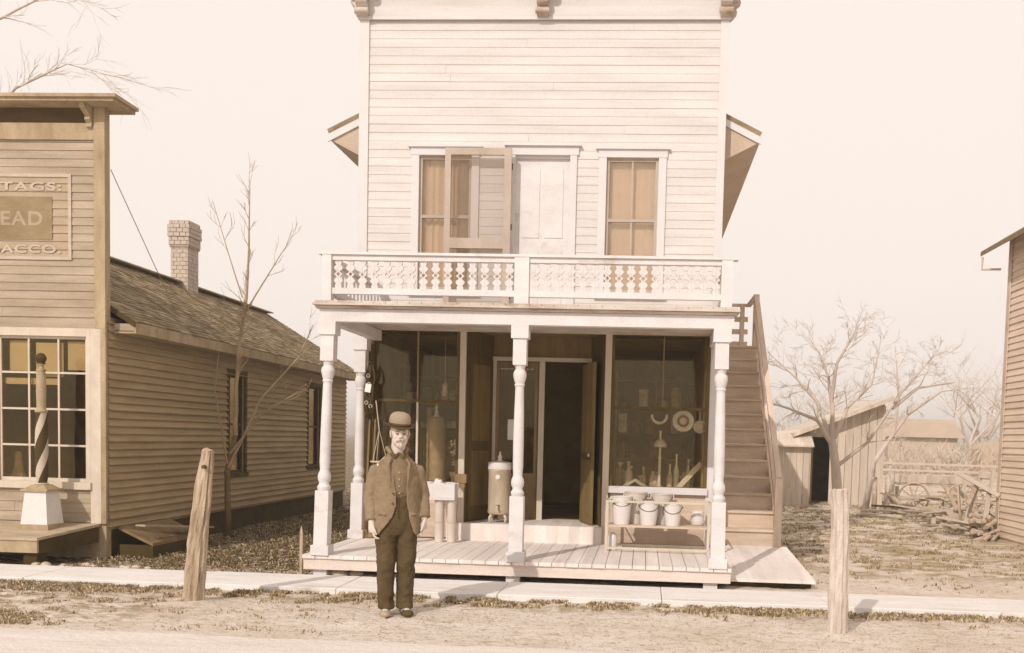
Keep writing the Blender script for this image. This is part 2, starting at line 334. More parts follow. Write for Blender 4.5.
def ground_mat():
    mt=bpy.data.materials.new('dusty_ground'); mt.use_nodes=True; n=mt.node_tree; L=n.links; B=n.nodes['Principled BSDF']; B.inputs['Roughness'].default_value=.95; B.inputs['Specular IOR Level'].default_value=.05
    tc=n.nodes.new('ShaderNodeTexCoord')
    def nz(sc,det=6,ro=.65,off=0,st=(1,1,1)):
        mp_=n.nodes.new('ShaderNodeMapping'); mp_.inputs['Location'].default_value=(off,off*2,0); mp_.inputs['Scale'].default_value=st; L.new(tc.outputs['Object'],mp_.inputs[0])
        t=n.nodes.new('ShaderNodeTexNoise'); t.inputs['Scale'].default_value=sc; t.inputs['Detail'].default_value=det; t.inputs['Roughness'].default_value=ro; L.new(mp_.outputs[0],t.inputs['Vector']); return t.outputs[0]
    def rng(s,a,b_,c=0,d=1):
        r=n.nodes.new('ShaderNodeMapRange'); r.inputs[1].default_value=a; r.inputs[2].default_value=b_; r.inputs[3].default_value=c; r.inputs[4].default_value=d; L.new(s,r.inputs[0]); return r.outputs[0]
    def mul(a,b_):
        t=n.nodes.new('ShaderNodeMath'); t.operation='MULTIPLY'; L.new(a,t.inputs[0]); L.new(b_,t.inputs[1]); return t.outputs[0]
    def mix(f,a,b_):
        t=n.nodes.new('ShaderNodeMix'); t.data_type='RGBA'; L.new(f,t.inputs['Factor'])
        for nm,v in (('A',a),('B',b_)):
            if isinstance(v,tuple): t.inputs[nm].default_value=v+(1,)
            else: L.new(v,t.inputs[nm])
        return t.outputs['Result']
    base=mix(rng(nz(1.1,8),.35,.65),C(220,194,166,1.02),C(237,215,193,1.02))
    base=mix(rng(nz(7,8,.75,5,(1,2.2,1)),.53,.64),base,C(194,163,126,1.1))
    base=mix(rng(nz(28,5,.7,9),.58,.68),base,C(176,146,108,1.2))
    # leaf litter between the two shops (x -2.8..-.3, y>-.2), ragged by noise
    sp=n.nodes.new('ShaderNodeSeparateXYZ'); 
    wob=n.nodes.new('ShaderNodeVectorMath'); wob.operation='ADD'
    nn=n.nodes.new('ShaderNodeTexNoise'); nn.inputs['Scale'].default_value=3; nn.inputs['Detail'].default_value=5; L.new(tc.outputs['Object'],nn.inputs['Vector'])
    sc=n.nodes.new('ShaderNodeVectorMath'); sc.operation='SCALE'; sc.inputs['Scale'].default_value=.8; L.new(nn.outputs['Color'],sc.inputs[0])
    L.new(tc.outputs['Object'],wob.inputs[0]); L.new(sc.outputs[0],wob.inputs[1]); L.new(wob.outputs[0],sp.inputs[0])
    m1=mul(rng(sp.outputs[0],.25,-.1),rng(sp.outputs[1],.3,.9))
    base=mix(mul(m1,rng(nz(9,6,.7,2),.35,.5)),base,C(112,88,48,1.15))
    # weedy strip along the street side of the walk, and a weedy patch towards the lower left
    m3=mul(mul(rng(sp.outputs[1],-.85,-.5,1,0),rng(sp.outputs[1],-1.15,-.75)),rng(nz(5,7,.7,21),.42,.56))
    base=mix(m3,base,C(168,138,94,1.15))
    m4=mul(mul(rng(sp.outputs[0],.4,-.6),rng(sp.outputs[1],-2.35,-2.0)),mul(rng(sp.outputs[1],-.6,-.9),rng(nz(2.6,7,.75,31,(1,1.8,1)),.47,.58)))
    base=mix(m4,base,C(172,142,98,1.15))
    # grassy yard to the right
    m2=mul(mul(rng(sp.outputs[0],4.9,5.4),rng(sp.outputs[1],1.4,2.2)),rng(nz(1.6,6,.7,12,(1,1.6,1)),.45,.57))
    base=mix(m2,base,C(186,158,112,1.15))
    L.new(base,B.inputs['Base Color'])
    bp=n.nodes.new('ShaderNodeBump'); bp.inputs['Distance'].default_value=.03; bp.inputs['Strength'].default_value=.9; L.new(nz(22,8,.75,4),bp.inputs['Height']); L.new(bp.outputs[0],B.inputs['Normal'])
    return mt
g=b.build('ground',ground_mat(),smooth=True); tag(g,kind='structure')
M['street']=mat('packed_street_dirt',(228,208,190),1.12,var=.10,scale=(.8,5,1),fine=.12,bump=.012,bscale=18,stain=(208,180,150),sthr=.54)
b=MB(); n=160; edge=[(-12+26*i/n, -3.02+.07*mnoise.noise(Vector((i*.16,0,0)))+.07*mnoise.noise(Vector((i*.9,3,0)))) for i in range(n+1)]
edge=[(-300,-3)]+edge+[(300,-3)]
b.add([(x,y,0.0) for x,y in edge]+[(x,-9.5,0.0) for x,y in edge]+[(x,-16,0.0) for x,y in edge],[(i,i+len(edge),i+1+len(edge),i+1)[::1] for i in range(len(edge)-1)]+[(i+len(edge),i+2*len(edge),i+1+2*len(edge),i+1+len(edge)) for i in range(len(edge)-1)])
st=b.build('street',M['street']); tag(st,kind='structure')
b=MB(); x=-40.0
while x<40:
    w=1.5
    j=R.uniform(-.006,.006); z=.04+R.uniform(-.003,.003)
    b.box(x,x+w-.006,-1.0+j,-.2+j,-.05,z); x+=w
sw=b.build('sidewalk',M['concrete']); tag(sw,kind='structure'); bevel(sw,.006)

# weeds and litter
def tufts(name,n,region,mats,h=(.03,.08),seed=1,clump=.5,dens=None,w=.004):
    rr=random.Random(seed); b=MB(); k=0; tries=0
    while k<n and tries<n*6:
        tries+=1
        x=rr.uniform(region[0],region[1]); y=rr.uniform(region[2],region[3])
        q=mnoise.noise(Vector((x*1.7,y*3.1,seed)))*.5+mnoise.noise(Vector((x*6,y*8,seed)))*.5
        if q<clump*.2-.02+rr.uniform(-.15,.15): continue
        if dens and rr.random()>dens(x,y): continue
        k+=1; z=gh(x,y)
        for _ in range(rr.randint(3,6)):
            a=rr.uniform(0,6.28); L_=rr.uniform(*h); t=rr.uniform(.1,.9)*L_; px=x+rr.gauss(0,.012); py=y+rr.gauss(0,.012)
            dx,dy=math.cos(a),math.sin(a); ww=w*rr.uniform(.6,1.6)
            p0=(px-dy*ww,py+dx*ww,z-.005);p1=(px+dy*ww,py-dx*ww,z-.005);p2=(px+dx*t*.5+dy*ww*.7,py+dy*t*.5-dx*ww*.7,z+L_*.7);p3=(px+dx*t,py+dy*t,z+L_*(1-.4*t/L_))
            b.add([p0,p1,p2,p3],[(0,1,2),(0,2,3)],rr.randint(0,len(mats)-1))
    return tag(b.build(name,mats),kind='stuff')
def leafbits(name,n,region,mats,seed,size=(.01,.03),dens=None):
    rr=random.Random(seed); b=MB()
    for _ in range(n):
        x=rr.uniform(region[0],region[1]); y=rr.uniform(region[2],region[3])
        if dens and rr.random()>dens(x,y): continue
        z=gh(x,y)+rr.uniform(.0,.02); s_=rr.uniform(*size); a=rr.uniform(0,6.28); u=Vector((math.cos(a),math.sin(a),rr.uniform(-.5,.5)))*s_; v=Vector((-math.sin(a),math.cos(a),rr.uniform(-.6,.6)))*s_*.6; p=Vector((x,y,z+s_*.3))
        b.add([p-u,p+v,p+u,p-v],[(0,1,2,3)],rr.randint(0,len(mats)-1))
    return tag(b.build(name,mats),kind='stuff')
wd=mat('verge_weed',(146,118,72),1.1,var=.2)
gm=[M['grass'],wd,wd,mat('pale_dry_grass',(214,188,150),1.0,var=.2)]
def dv(x,y): # verge: dense close to the walk, thinning towards the right
    e=.26+.5*max(0,mnoise.noise(Vector((x*1.1,7,0)))+.35)+.12*mnoise.noise(Vector((x*5,2,0))); d=max(0,1-((-1.02-y)/max(.08,e))); return d*(1 if x<1 else max(.3,1-(x-1)*.2))
tag(tufts('verge_grass',30000,(-6,11,-1.75,-1.01),gm,(.008,.045),3,.5,dv,.004),'ragged low weeds along the street edge of the walk','grass')
tag(tufts('shop_gap_weeds',2600,(-2.7,-.15,-.15,9),[M['grass'],M['litter'],M['litter']],(.02,.06),5,.1,None,.005),'dark weeds in the gap between the two shops','weeds')
tag(leafbits('leaf_litter',26000,(-2.7,-.1,-.15,8),[M['litter'],M['litter'],M['grass']],8,(.006,.016)),'dead leaves littering the gap between the shops','leaves')
tag(tufts('yard_grass',20000,(4.3,14,.5,17),gm,(.008,.045),9,1.1,lambda x,y:(1 if y>2.2 else .25)),'patchy dry grass in the yard right of the shop','grass')
tag(tufts('corner_weeds',6000,(-3.2,1.0,-2.85,-1.3),gm,(.006,.03),11,1.2,lambda x,y:max(.08,1-(x+2.4)/2.2)),'sparse low weeds in the dirt at the lower left','weeds')
tag(leafbits('clods',5200,(-3.5,8,-2.95,-1.05),[M['rock'],M['grass'],M['peeled']],12,(.005,.014)),'small clods and chips scattered on the dirt','dirt clods')

# ------------------------------------------------------------------ GENERAL STORE (centre)
store=thing('general_store',(1.97,1.9,0),'tall white clapboard shop with false front, balcony over an open porch and outside stair','building')
FX=lambda u,n,v:(u,1.9-n,v)
XL,XR=-.19,4.12
holes=[(.53,1.16,3.2,4.79),(1.68,2.33,2.79,4.77),(2.76,3.37,3.2,4.78)]
b=MB(); clap(b,FX,XL+.09,XR-.07,2.79,6.36,.0985,[(h[0]-.05,h[1]+.05,h[2]-.05,h[3]+.05) for h in holes]); b.build('front_siding',M['clap'],store)
b=MB(); panels(b,FX,XL,XR,2.76,7.0,holes,.12); b.build('front_wall',M['clap'],store)
# side walls
for sx,nm in ((XL,-1),(XR,1)):
    P=(lambda u,n,v,sx=sx:(sx-n,1.9+ (8-u),v)) if nm<0 else (lambda u,n,v,sx=sx:(sx+n,1.9+u,v))
    b=MB(); clap(b,P,.13 if nm>0 else 0,8 if nm>0 else 7.87,.25,5.3,.0985); 
    x0,x1=(sx,sx+.1) if nm<0 else (sx-.1,sx)
    b.box(x0,x1,2.025,9.9,-.05,5.34); b.build('side_siding',M['clap'],store)
b=MB(); b.prism([(XL,-.05),(XR,-.05),(XR,5.4),(1.97,6.5),(XL,5.4)],9.9,10.0); b.build('rear_wall',M['clap'],store)
# corner boards
for x0,x1 in ((XL-.012,XL+.1),(XR-.08,XR+.012)):
    o=bx('corner_board',M['trim'],store,x0,x1,1.872,1.9,.25,6.36)
# frieze, cornice, brackets
bx('frieze',M['clap'],store,XL-.01,XR+.01,1.87,1.9,6.362,6.86)
b=MB(); b.box(XL-.03,XR+.03,1.85,1.868,6.345,6.38); b.box(XL-.03,XR+.03,1.845,1.869,6.62,6.66); b.build('frieze_moulding',M['trim'],store)
b=MB(); b.box(XL-.4,XR+.4,1.42,2.05,6.98,7.04); b.box(XL-.33,XR+.33,1.5,2.03,6.86,6.98); b.prism([(XL-.4,7.04),(XR+.4,7.04),(XR+.3,7.12),(XL-.3,7.12)],1.45,2.05); b.build('cornice',M['trim'],store)
def bracket(x,w=.13):
    b=MB(); pr=[(1.868,6.36),(1.80,6.375),(1.765,6.42),(1.80,6.47),(1.74,6.50),(1.70,6.56),(1.74,6.62),(1.62,6.68),(1.53,6.77),(1.52,6.858),(1.868,6.858)]
    n=len(pr); vs=[(x-w/2,y,z) for y,z in pr]+[(x+w/2,y,z) for y,z in pr]
    b.add(vs,[tuple(range(n)),tuple(range(2*n-1,n-1,-1))]+[((i+1)%n,i,i+n,(i+1)%n+n) for i in range(n)])
    b.lathe([(.035,0),(.035,w+.03)],(0,0,0),12)
    for i in range(len(b.v)-24,len(b.v)):
        p=b.v[i]; b.v[i]=(x-w/2-.015+p[2],1.79+p[0],6.42+p[1])
    return b.build('cornice_bracket',M['fascia'],store)
for x in (XL+.03,1.97,XR-.03): bracket(x)
# side brackets at the corners seen from the front
for x,s_ in ((XL-.01,-1),(XR+.01,1)):
    b=MB(); pr=[(0,6.36),(.05*s_,6.40),(.09*s_,6.45),(.06*s_,6.5),(.13*s_,6.56),(.10*s_,6.62),(.25*s_,6.72),(.3*s_,6.858),(0,6.858)]
    b.prism([(x+p,z) for p,z in (pr if s_>0 else pr[::-1])],1.9,2.02); b.build('cornice_bracket',M['fascia'],store)
# roof behind the false front
def roof_slab(name,pl,t,m_,par):
    b=MB(); up=[Vector(p) for p in pl]; n_=(up[1]-up[0]).cross(up[2]-up[1]).normalized()
    if n_.z<0: n_=-n_
    lo=[p-n_*t for p in up]; b.hexa(lo+up); return b.build(name,m_,par)
roof_slab('roof_slope',[(1.97,2.03,6.42),(1.97,10.2,6.42),(-.64,10.2,5.13),(-.64,2.03,5.13)][::-1],.05,M['shingle'],store)
roof_slab('roof_slope',[(1.97,2.03,6.42),(4.57,2.03,5.13),(4.57,10.2,5.13),(1.97,10.2,6.42)],.05,M['shingle'],store)
# boxed sloping soffit + verge fascia
for s_,xe,xw in ((-1,-.64,XL),(1,4.57,XR)):
    b=MB(); zt=lambda x:6.42-(abs(x-1.97))*.496
    a=[(xe+.02*-s_,5.02),(xw,4.80),(xw,zt(xw)-.06),(xe,zt(xe)-.06)]
    b.prism(a if s_<0 else a[::-1],2.06,10.1); b.build('boxed_eave',M['soffit'],store)
    b=MB(); a=[(xe-.01*-s_*-1,zt(xe)-.14),(xw,zt(xw)-.14),(xw,zt(xw)-.01),(xe-.01*-s_*-1,zt(xe)-.01)]
    b.prism(a if s_<0 else a[::-1],2.035,2.058); b.build('verge_board',M['trim'],store)
# ---- upstairs windows
def sash_window(par,x0,x1,z0,z1,y,cas=.09,rail=None,blindm='blind',frame='screen_frame',glassm='glass_up',head=.09,cap=True,mull=True,casm='trim'):
    w=MB(); w.box(x0-cas,x0,y-.03,y,z0,z1); w.box(x1,x1+cas,y-.03,y,z0,z1); w.box(x0-cas-.01,x1+cas+.01,y-.034,y,z1,z1+head)
    if cap: w.box(x0-cas-.04,x1+cas+.04,y-.06,y,z1+head,z1+head+.02)
    w.box(x0-cas-.03,x1+cas+.03,y-.06,y,z0-.05,z0)
    o=w.build('window',M[casm],par)
    rz=rail if rail else (z0+z1)/2
    f=MB(); f.box(x0,x0+.035,y+.01,y+.045,z0,z1); f.box(x1-.035,x1,y+.01,y+.045,z0,z1); f.box(x0+.035,x1-.035,y+.012,y+.043,z1-.04,z1); f.box(x0+.035,x1-.035,y+.012,y+.043,z0,z0+.05)
    f.box(x0+.035,x1-.035,y+.008,y+.046,rz-.018,rz+.018)
    if mull: f.box((x0+x1)/2-.01,(x0+x1)/2+.01,y+.014,y+.04,z0+.05,rz-.018); f.box((x0+x1)/2-.01,(x0+x1)/2+.01,y+.014,y+.04,rz+.018,z1-.04)
    f.build('sash',M[frame],o)
    bx('pane',M[glassm],o,x0+.03,x1-.03,y+.024,y+.03,z0+.02,z1-.02)
    # blind or curtain hanging inside, slightly rippled
    b2=MB(); N=26
    vs=[]; 
    for j in (0,1):
        for i in range(N+1): xx=x0+(x1-x0)*i/N; vs.append((xx,y+.10+.012*math.sin(i*1.9)*(1 if blindm=='curtain' else .15),z0+.0 if j==0 else z1))
    b2.add(vs,[(i,i+1,N+2+i,N+1+i) for i in range(N)]); b2.build('blind' if blindm=='blind' else 'curtain',M[blindm],o)
    bd=MB(); bd.box(x0,x1,y+.20,y+.22,z0,z1); bd.build('reveal',M['shopwall'],o)
    return o
sash_window(store,2.76,3.37,3.2,4.78,1.9,rail=4.06)
tag(sash_window(store,.53,1.16,3.2,4.79,1.9,rail=4.08,blindm='curtain'),'left upstairs window half covered by the open screen door')
# ---- upstairs door
b=MB(); b.box(1.60,1.68,1.868,1.9,2.78,4.80); b.box(2.33,2.41,1.868,1.9,2.78,4.80); b.box(1.58,2.43,1.862,1.9,4.80,4.90); b.box(1.55,2.46,1.83,1.9,4.90,4.92)
dr=b.build('balcony_door',M['trim'],store)
b=MB(); b.box(1.68,2.33,1.94,1.98,2.79,4.77); 
for (a,c,d,e) in ((1.76,1.97,2.95,3.7),(2.04,2.25,2.95,3.7),(1.76,1.97,3.85,4.65),(2.04,2.25,3.85,4.65)):
    b.box(a,c,1.932,1.9399,d,e)
b.build('door_leaf',M['white'],dr)
# screen door standing open, flat against the wall over the window
b=MB(); X0,X1,Z0,Z1=.87,1.655,2.86,4.84; y0,y1=1.74,1.775
b.box(X0,X0+.07,y0,y1,Z0,Z1); b.box(X1-.085,X1,y0,y1,Z0,Z1); b.box(X0+.07,X1-.085,y0,y1,Z1-.08,Z1); b.box(X0+.07,X1-.085,y0,y1,Z0,Z0+.16); b.box(X0+.07,X1-.085,y0,y1,3.68,3.80)
sd=b.build('screen_door',M['screen_frame'],store)
b=MB(); b.box(X0+.06,X1-.08,1.756,1.759,Z0+.1,Z1-.05); b.build('wire_mesh',M['screen'],sd)
b=MB(); [b.tube([(X1+.004,1.77,z),(X1+.004,1.77,z+.07)],.009,8) for z in (3.1,3.9,4.6)]; b.build('hinge',M['iron'],sd)

# ---- porch roof, balcony
PL,PR=.0,4.14
b=MB(); b.box(PL,PR,-.06,.07,2.59,2.715); b.box(PL,PL+.11,.07,1.86,2.592,2.712); b.box(PR-.11,PR,.07,1.86,2.592,2.712); b.build('porch_beam',M['white'],store)
b=MB(); b.box(PL-.03,PR+.03,-.10,1.86,2.718,2.742); b.box(PL-.05,PR+.05,-.14,1.86,2.745,2.765); b.build('porch_cornice',M['fascia'],store)
b=MB(); 
x=PL-.03
while x<PR:
    w=.12; b.box(x,min(x+w-.004,PR+.03),-.12,1.87,2.767,2.79+R.uniform(0,.002)); x+=w
b.build('balcony_floor',M['fascia'],store)
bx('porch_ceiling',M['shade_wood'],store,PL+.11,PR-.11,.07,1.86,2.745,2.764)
# turned porch columns
def column(x,y,z0,z1,lean=0,name='porch_column'):
    b=MB(); h=z1-z0
    b.box(x-.092,x+.092,y-.092,y+.092,z0,z0+.10)
    b.box(x-.07,x+.07,y-.07,y+.07,z0+.10,z0+.66)
    prof=[(.055,.655),(.066,.675),(.068,.70),(.052,.725),(.05,.74),(.064,.77),(.067,.80),(.062,.83),(.048,.86),(.047,.88),(.053,.95),(.054,1.2),(.05,1.5),(.044,1.74),(.044,1.76),(.054,1.775),(.046,1.79),(.056,1.82),(.066,1.86),(.067,1.885),(.06,1.915),(.045,1.93),(.05,1.95),(.06,1.98)]
    b.lathe(prof,(x,y,z0),20)
    b.box(x-.067,x+.067,y-.067,y+.067,z0+1.975,z1-.13)
    b.box(x-.087,x+.087,y-.087,y+.087,z1-.13,z1)
    b.v=[(p[0]+lean*(p[2]-z0)/h,p[1],p[2]) for p in b.v]
    o=b.build(name,M['white'],store)
    m_=o.modifiers.new('e','EDGE_SPLIT'); m_.split_angle=rad(35); shade(o)
    return o
for x,l in ((0.02,.06),(2.03,0),(4.06,-.03)): column(x,.02,.222,2.59,l)
column(-.12,1.72,.222,2.59,.03)
# balcony railing: posts, rails, sawn balusters
def railing():
    b=MB()
    yb=-.03
    for x0,x1 in ((0.03,.12),(1.965,2.11),(4.0,4.11)): b.box(x0,x1,yb-.05,yb+.05,2.792,3.25)
    b.box(-.01,4.16,yb-.055,yb+.055,3.252,3.278); b.box(0.12,4.0,yb-.03,yb+.03,3.20,3.25); b.box(0.12,4.0,yb-.03,yb+.03,2.865,2.925)
    for x0 in (.03,4.02):
        b.box(x0,x0+.08,.02,1.86,3.19,3.25); b.box(x0,x0+.08,.02,1.86,2.865,2.925)
    o=b.build('balcony_railing',M['white'],store)
    # sawn baluster outline, symmetric
    half=[(0,.032),(.03,.032),(.045,.022),(.055,.034),(.075,.046),(.095,.034),(.105,.018),(.118,.018),(.130,.036),(.1375,.04)]
    L_=.275; out=[(-w,2.925+z) for z,w in half]+[(-w,3.20-z) for z,w in half[::-1]]
    def balus(x,side=None):
        b=MB(); pts=out+[(-a,z) for a,z in out[::-1]]
        # split into two mirrored halves with a round eye at the middle
        n=len(out); cz=3.0625; eye=.017
        for s_ in (-1,1):
            poly=[]
            col_=[(s_*abs(a),z) for a,z in out]
            inner=[]
            for a,z in out:
                d=abs(z-cz); inner.append((s_*(math.sqrt(max(eye*eye-d*d,0)) if d<eye else 0.0004),z))
            for i in range(n-1):
                q=[inner[i],col_[i],col_[i+1],inner[i+1]]
                if s_<0: q=q[::-1]
                b.prism([(x+p,z) for p,z in q],yb-.012,yb+.012)
        return b.build('baluster',M['white'],o)
    base=None
    xs_=[.12+.062+.1235*i for i in range(15)]+[2.11+.06+.1185*i for i in range(16)]
    for x in xs_:
        if base is None: base=balus(x); bx0=x
        else:
            c=base.copy(); COL.objects.link(c); c.location.x+=x-bx0
    # side returns
    for xx in (.07,4.06):
        b=MB()
        for i in range(13): b.box(xx-.012,xx+.012,.12+i*.135,.12+i*.135+.075,2.925,3.19)
        b.build('side_balusters',M['white'],o)
railing()
# ---- porch floor and skirt
b=MB(); x=-.16
while x<4.2:
    w=.135; x2=min(x+w-.006,4.2); b.box(x,x2,-.05+R.uniform(-.006,.003),1.97,.185,.222+R.uniform(-.0015,.0015)); x+=w
b.build('porch_floor',M['floor'],store)
b=MB(); b.box(-.155,4.195,-.028,.0,.07,.184); b.box(4.165,4.195,.0,1.9,.07,.184); b.box(-.155,-.125,.0,1.9,.07,.184); b.build('porch_skirt',M['skirt'],store)
for x in (.0,2.0,4.0): bx('floor_pier',M['white'],store,x-.07,x+.07,.02,.14,-.05,.18)
bx('floor_joist',M['under'],store,-.12,4.16,.25,.3,.02,.18)
# ---- shop front
SF=1.9
gl=[(0.0,1.05,.92,2.71),(2.90,4.03,.93,2.71)]   # show windows
rec=(1.14,2.81,.2,2.745)
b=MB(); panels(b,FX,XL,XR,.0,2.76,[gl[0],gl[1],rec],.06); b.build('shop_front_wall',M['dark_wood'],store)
# bulkheads under the windows: narrow boards
b=MB(); clap(b,FX,XL+.1,1.06,.24,.84,.1,joints=False); b.build('bulkhead_siding',M['stair'],store); b=MB(); clap(b,FX,2.90,XR-.08,.24,.84,.1,joints=False); b.build('bulkhead_siding',M['stair'],store)
bx('window_sill',M['white'],store,-.03,1.08,1.83,1.895,.845,.915); bx('window_sill',M['white'],store,2.88,4.06,1.83,1.895,.845,.925)
for i,(x0,x1,z0,z1) in enumerate(gl):
    f=MB(); f.box(x0-.035,x0+.02,1.86,1.898,z0,z1+.04); f.box(x1-.02,x1+.02,1.862,1.898,z0,z1); f.box(x0+.02,x1-.02,1.864,1.898,z1,z1+.04)
    xm=.555 if i==0 else 3.5; zr_=1.885 if i==0 else 1.86
    w=.018
    f.box(x0+.02,x1-.02,1.87,1.897,zr_-.017,zr_+.017)
    o=f.build('show_window',M['dark_wood'],store)
    if i==0: bx('mullion',M['cream'],o,xm-.012,xm+.012,1.868,1.896,z0,zr_-.017); bx('mullion',M['shade_wood'],o,xm-.01,xm+.01,1.868,1.896,zr_+.017,z1)
    else: bx('mullion',M['shade_wood'],o,xm-.007,xm+.007,1.87,1.896,zr_+.017,z1)
    bx('pane',M['glass_shop'],o,x0+.015,x1-.015,1.902,1.908,z0,z1)
for x0,x1 in ((1.07,1.14),(2.81,2.885)):
    o=bx('shop_post',M['cream'],store,x0,x1,1.845,1.9,.222,2.744)
# corner frame strip at the left
bx('corner_strip',M['shade_wood'],store,-.09,-.04,1.85,1.898,.25,2.744)
# recess: splayed sides, step, ceiling
def slab(name,m_,p,q,z0,z1,t=.04):
    b=MB(); p=Vector(p);q=Vector(q); d=(q-p).normalized(); n_=Vector((-d.y,d.x))*t
    b.hexa([(p.x,p.y,z0),(q.x,q.y,z0),(q.x+n_.x,q.y+n_.y,z0),(p.x+n_.x,p.y+n_.y,z0),(p.x,p.y,z1),(q.x,q.y,z1),(q.x+n_.x,q.y+n_.y,z1),(p.x+n_.x,p.y+n_.y,z1)])
    return b.build(name,m_,store)
slab('recess_side',M['dark_wood'],(1.15,1.9),(1.36,2.6),.2,2.75)
slab('recess_side',M['dark_wood'],(2.60,2.6),(2.80,1.9),.2,2.75)
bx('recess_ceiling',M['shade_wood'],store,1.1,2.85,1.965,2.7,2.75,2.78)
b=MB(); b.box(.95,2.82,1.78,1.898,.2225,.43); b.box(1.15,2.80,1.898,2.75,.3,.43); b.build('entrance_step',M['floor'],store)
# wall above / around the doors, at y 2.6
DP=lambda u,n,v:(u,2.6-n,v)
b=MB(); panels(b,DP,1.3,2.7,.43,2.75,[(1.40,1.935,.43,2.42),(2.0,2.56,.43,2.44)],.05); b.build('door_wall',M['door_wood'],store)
b=MB(); b.box(1.3,2.7,2.57,2.6,2.44,2.49); b.box(1.95,2.02,2.555,2.6,.43,2.44); b.box(1.36,1.40,2.56,2.6,.43,2.44); b.box(2.56,2.60,2.56,2.6,.43,2.44); b.build('door_frame',M['cream'],store)
# closed left door leaf with a big glass and a low panel
b=MB(); b.box(1.40,1.44,2.585,2.625,.43,2.42); b.box(1.895,1.935,2.585,2.625,.43,2.42); b.box(1.44,1.895,2.587,2.623,2.35,2.42); b.box(1.44,1.895,2.587,2.623,.43,1.02); b.box(1.5,1.84,2.578,2.586,.52,.93)
dl=b.build('glazed_door',M['shade_wood'],store)
bx('pane',M['glass_left'],dl,1.44,1.895,2.60,2.606,1.02,2.35)
b=MB(); b.box(1.555,1.66,2.592,2.596,1.44,1.70); b.build('notice',M['paper'],dl)
b=MB(); b.tube([(1.47,2.58,2.34),(1.86,2.58,2.34)],.006,6); [b.ball((x,2.57,2.34),.014,6) for x in (1.47,1.52,1.6,1.7,1.8,1.86)]; b.build('curtain_rod',M['steel'],dl)
# open right door leaf, swung out against the splayed side
def leaf():
    b=MB(); p=Vector((2.545,2.5)); q=Vector((2.70,1.98)); d=(q-p).normalized(); n_=Vector((-d.y,d.x))*-.04; L_=(q-p).length
    def pc(a,c,z0,z1,o0,o1):
        A=p+d*a; B_=p+d*c; u=n_.normalized()
        b.hexa([(A.x+u.x*o0,A.y+u.y*o0,z0),(B_.x+u.x*o0,B_.y+u.y*o0,z0),(B_.x+u.x*o1,B_.y+u.y*o1,z0),(A.x+u.x*o1,A.y+u.y*o1,z0),(A.x+u.x*o0,A.y+u.y*o0,z1),(B_.x+u.x*o0,B_.y+u.y*o0,z1),(B_.x+u.x*o1,B_.y+u.y*o1,z1),(A.x+u.x*o1,A.y+u.y*o1,z1)])
    pc(0,L_,.44,2.4,0,.04)
    pc(.06,L_-.06,.55,.95,.0405,.05)
    o=b.build('open_door',M['door_wood'],store)
    b=MB(); pc(-.0,L_,1.22,1.30,.041,.047); b.build('lock_rail',M['iron'],o)
    b=MB(); e=q+n_.normalized()*.06; b.ball((e.x-.01,e.y+.06,1.28),.022,8); b.build('door_knob',M['steel'],o)
leaf()
# tall panelled shutter leaning in the left side of the recess
b=MB()
p=Vector((1.155,1.93)); q=Vector((1.345,2.52)); 
def pq(t,z,o): d=(q-p); n_=Vector((d.y,-d.x)).normalized(); return (p.x+d.x*t+n_.x*o,p.y+d.y*t+n_.y*o,z)
def pan(b,t0,t1,z0,z1,o0,o1): b.hexa([pq(t0,z0,o0),pq(t1,z0,o0),pq(t1,z0,o1),pq(t0,z0,o1),pq(t0,z1,o0),pq(t1,z1,o0),pq(t1,z1,o1),pq(t0,z1,o1)][::1])
pan(b,0.02,.98,.45,2.45,.002,.02)
ps=b.build('recess_panelling',M['dark_wood'],store)
b=MB(); pan(b,.14,.86,.62,1.30,.021,.028); pan(b,.14,.86,1.42,2.35,.021,.028); b.build('raised_panel',M['door_wood'],ps)
# shop interior shell
b=MB(); b.box(XL+.12,XR-.12,2.66,9.6,.33,.4299); b.box(XL+.12,1.33,1.965,2.66,.33,.428); b.box(2.66,XR-.12,1.965,2.66,.33,.428); b.build('shop_floor',M['shopwall'],store)
b=MB(); b.box(XL+.105,XR-.105,6.0,6.05,.43,2.75); b.box(XL+.102,XL+.13,1.97,6,.43,2.75); b.box(XR-.13,XR-.102,1.97,6,.43,2.75); b.build('shop_inner_wall',M['shopwall'],store)
bx('shop_ceiling',M['shopwall'],store,XL+.102,XR-.102,2.75,9.6,2.755,2.765)
b=MB(); b.box(-.06,1.13,1.97,2.55,.86,.9); b.box(2.83,XR-.13,1.97,2.6,.86,.9); b.build('display_deck',M['shopgoods'],store)
b=MB(); 
for z in (1.2,1.55,1.9,2.25): b.box(2.9,3.98,3.3,3.55,z,z+.025)
for x in (2.9,3.43,3.95): b.box(x,x+.03,3.3,3.55,.43,2.45)
b.build('goods_shelf',M['goodsdark'],store); b=MB()
for z in (1.2,1.55,1.9,2.25): b.box(0,1.0,3.4,3.6,z,z+.025)
for x in (0,.98): b.box(x,x+.03,3.4,3.6,.43,2.45)
b.build('goods_shelf',M['goodsdark'],store)
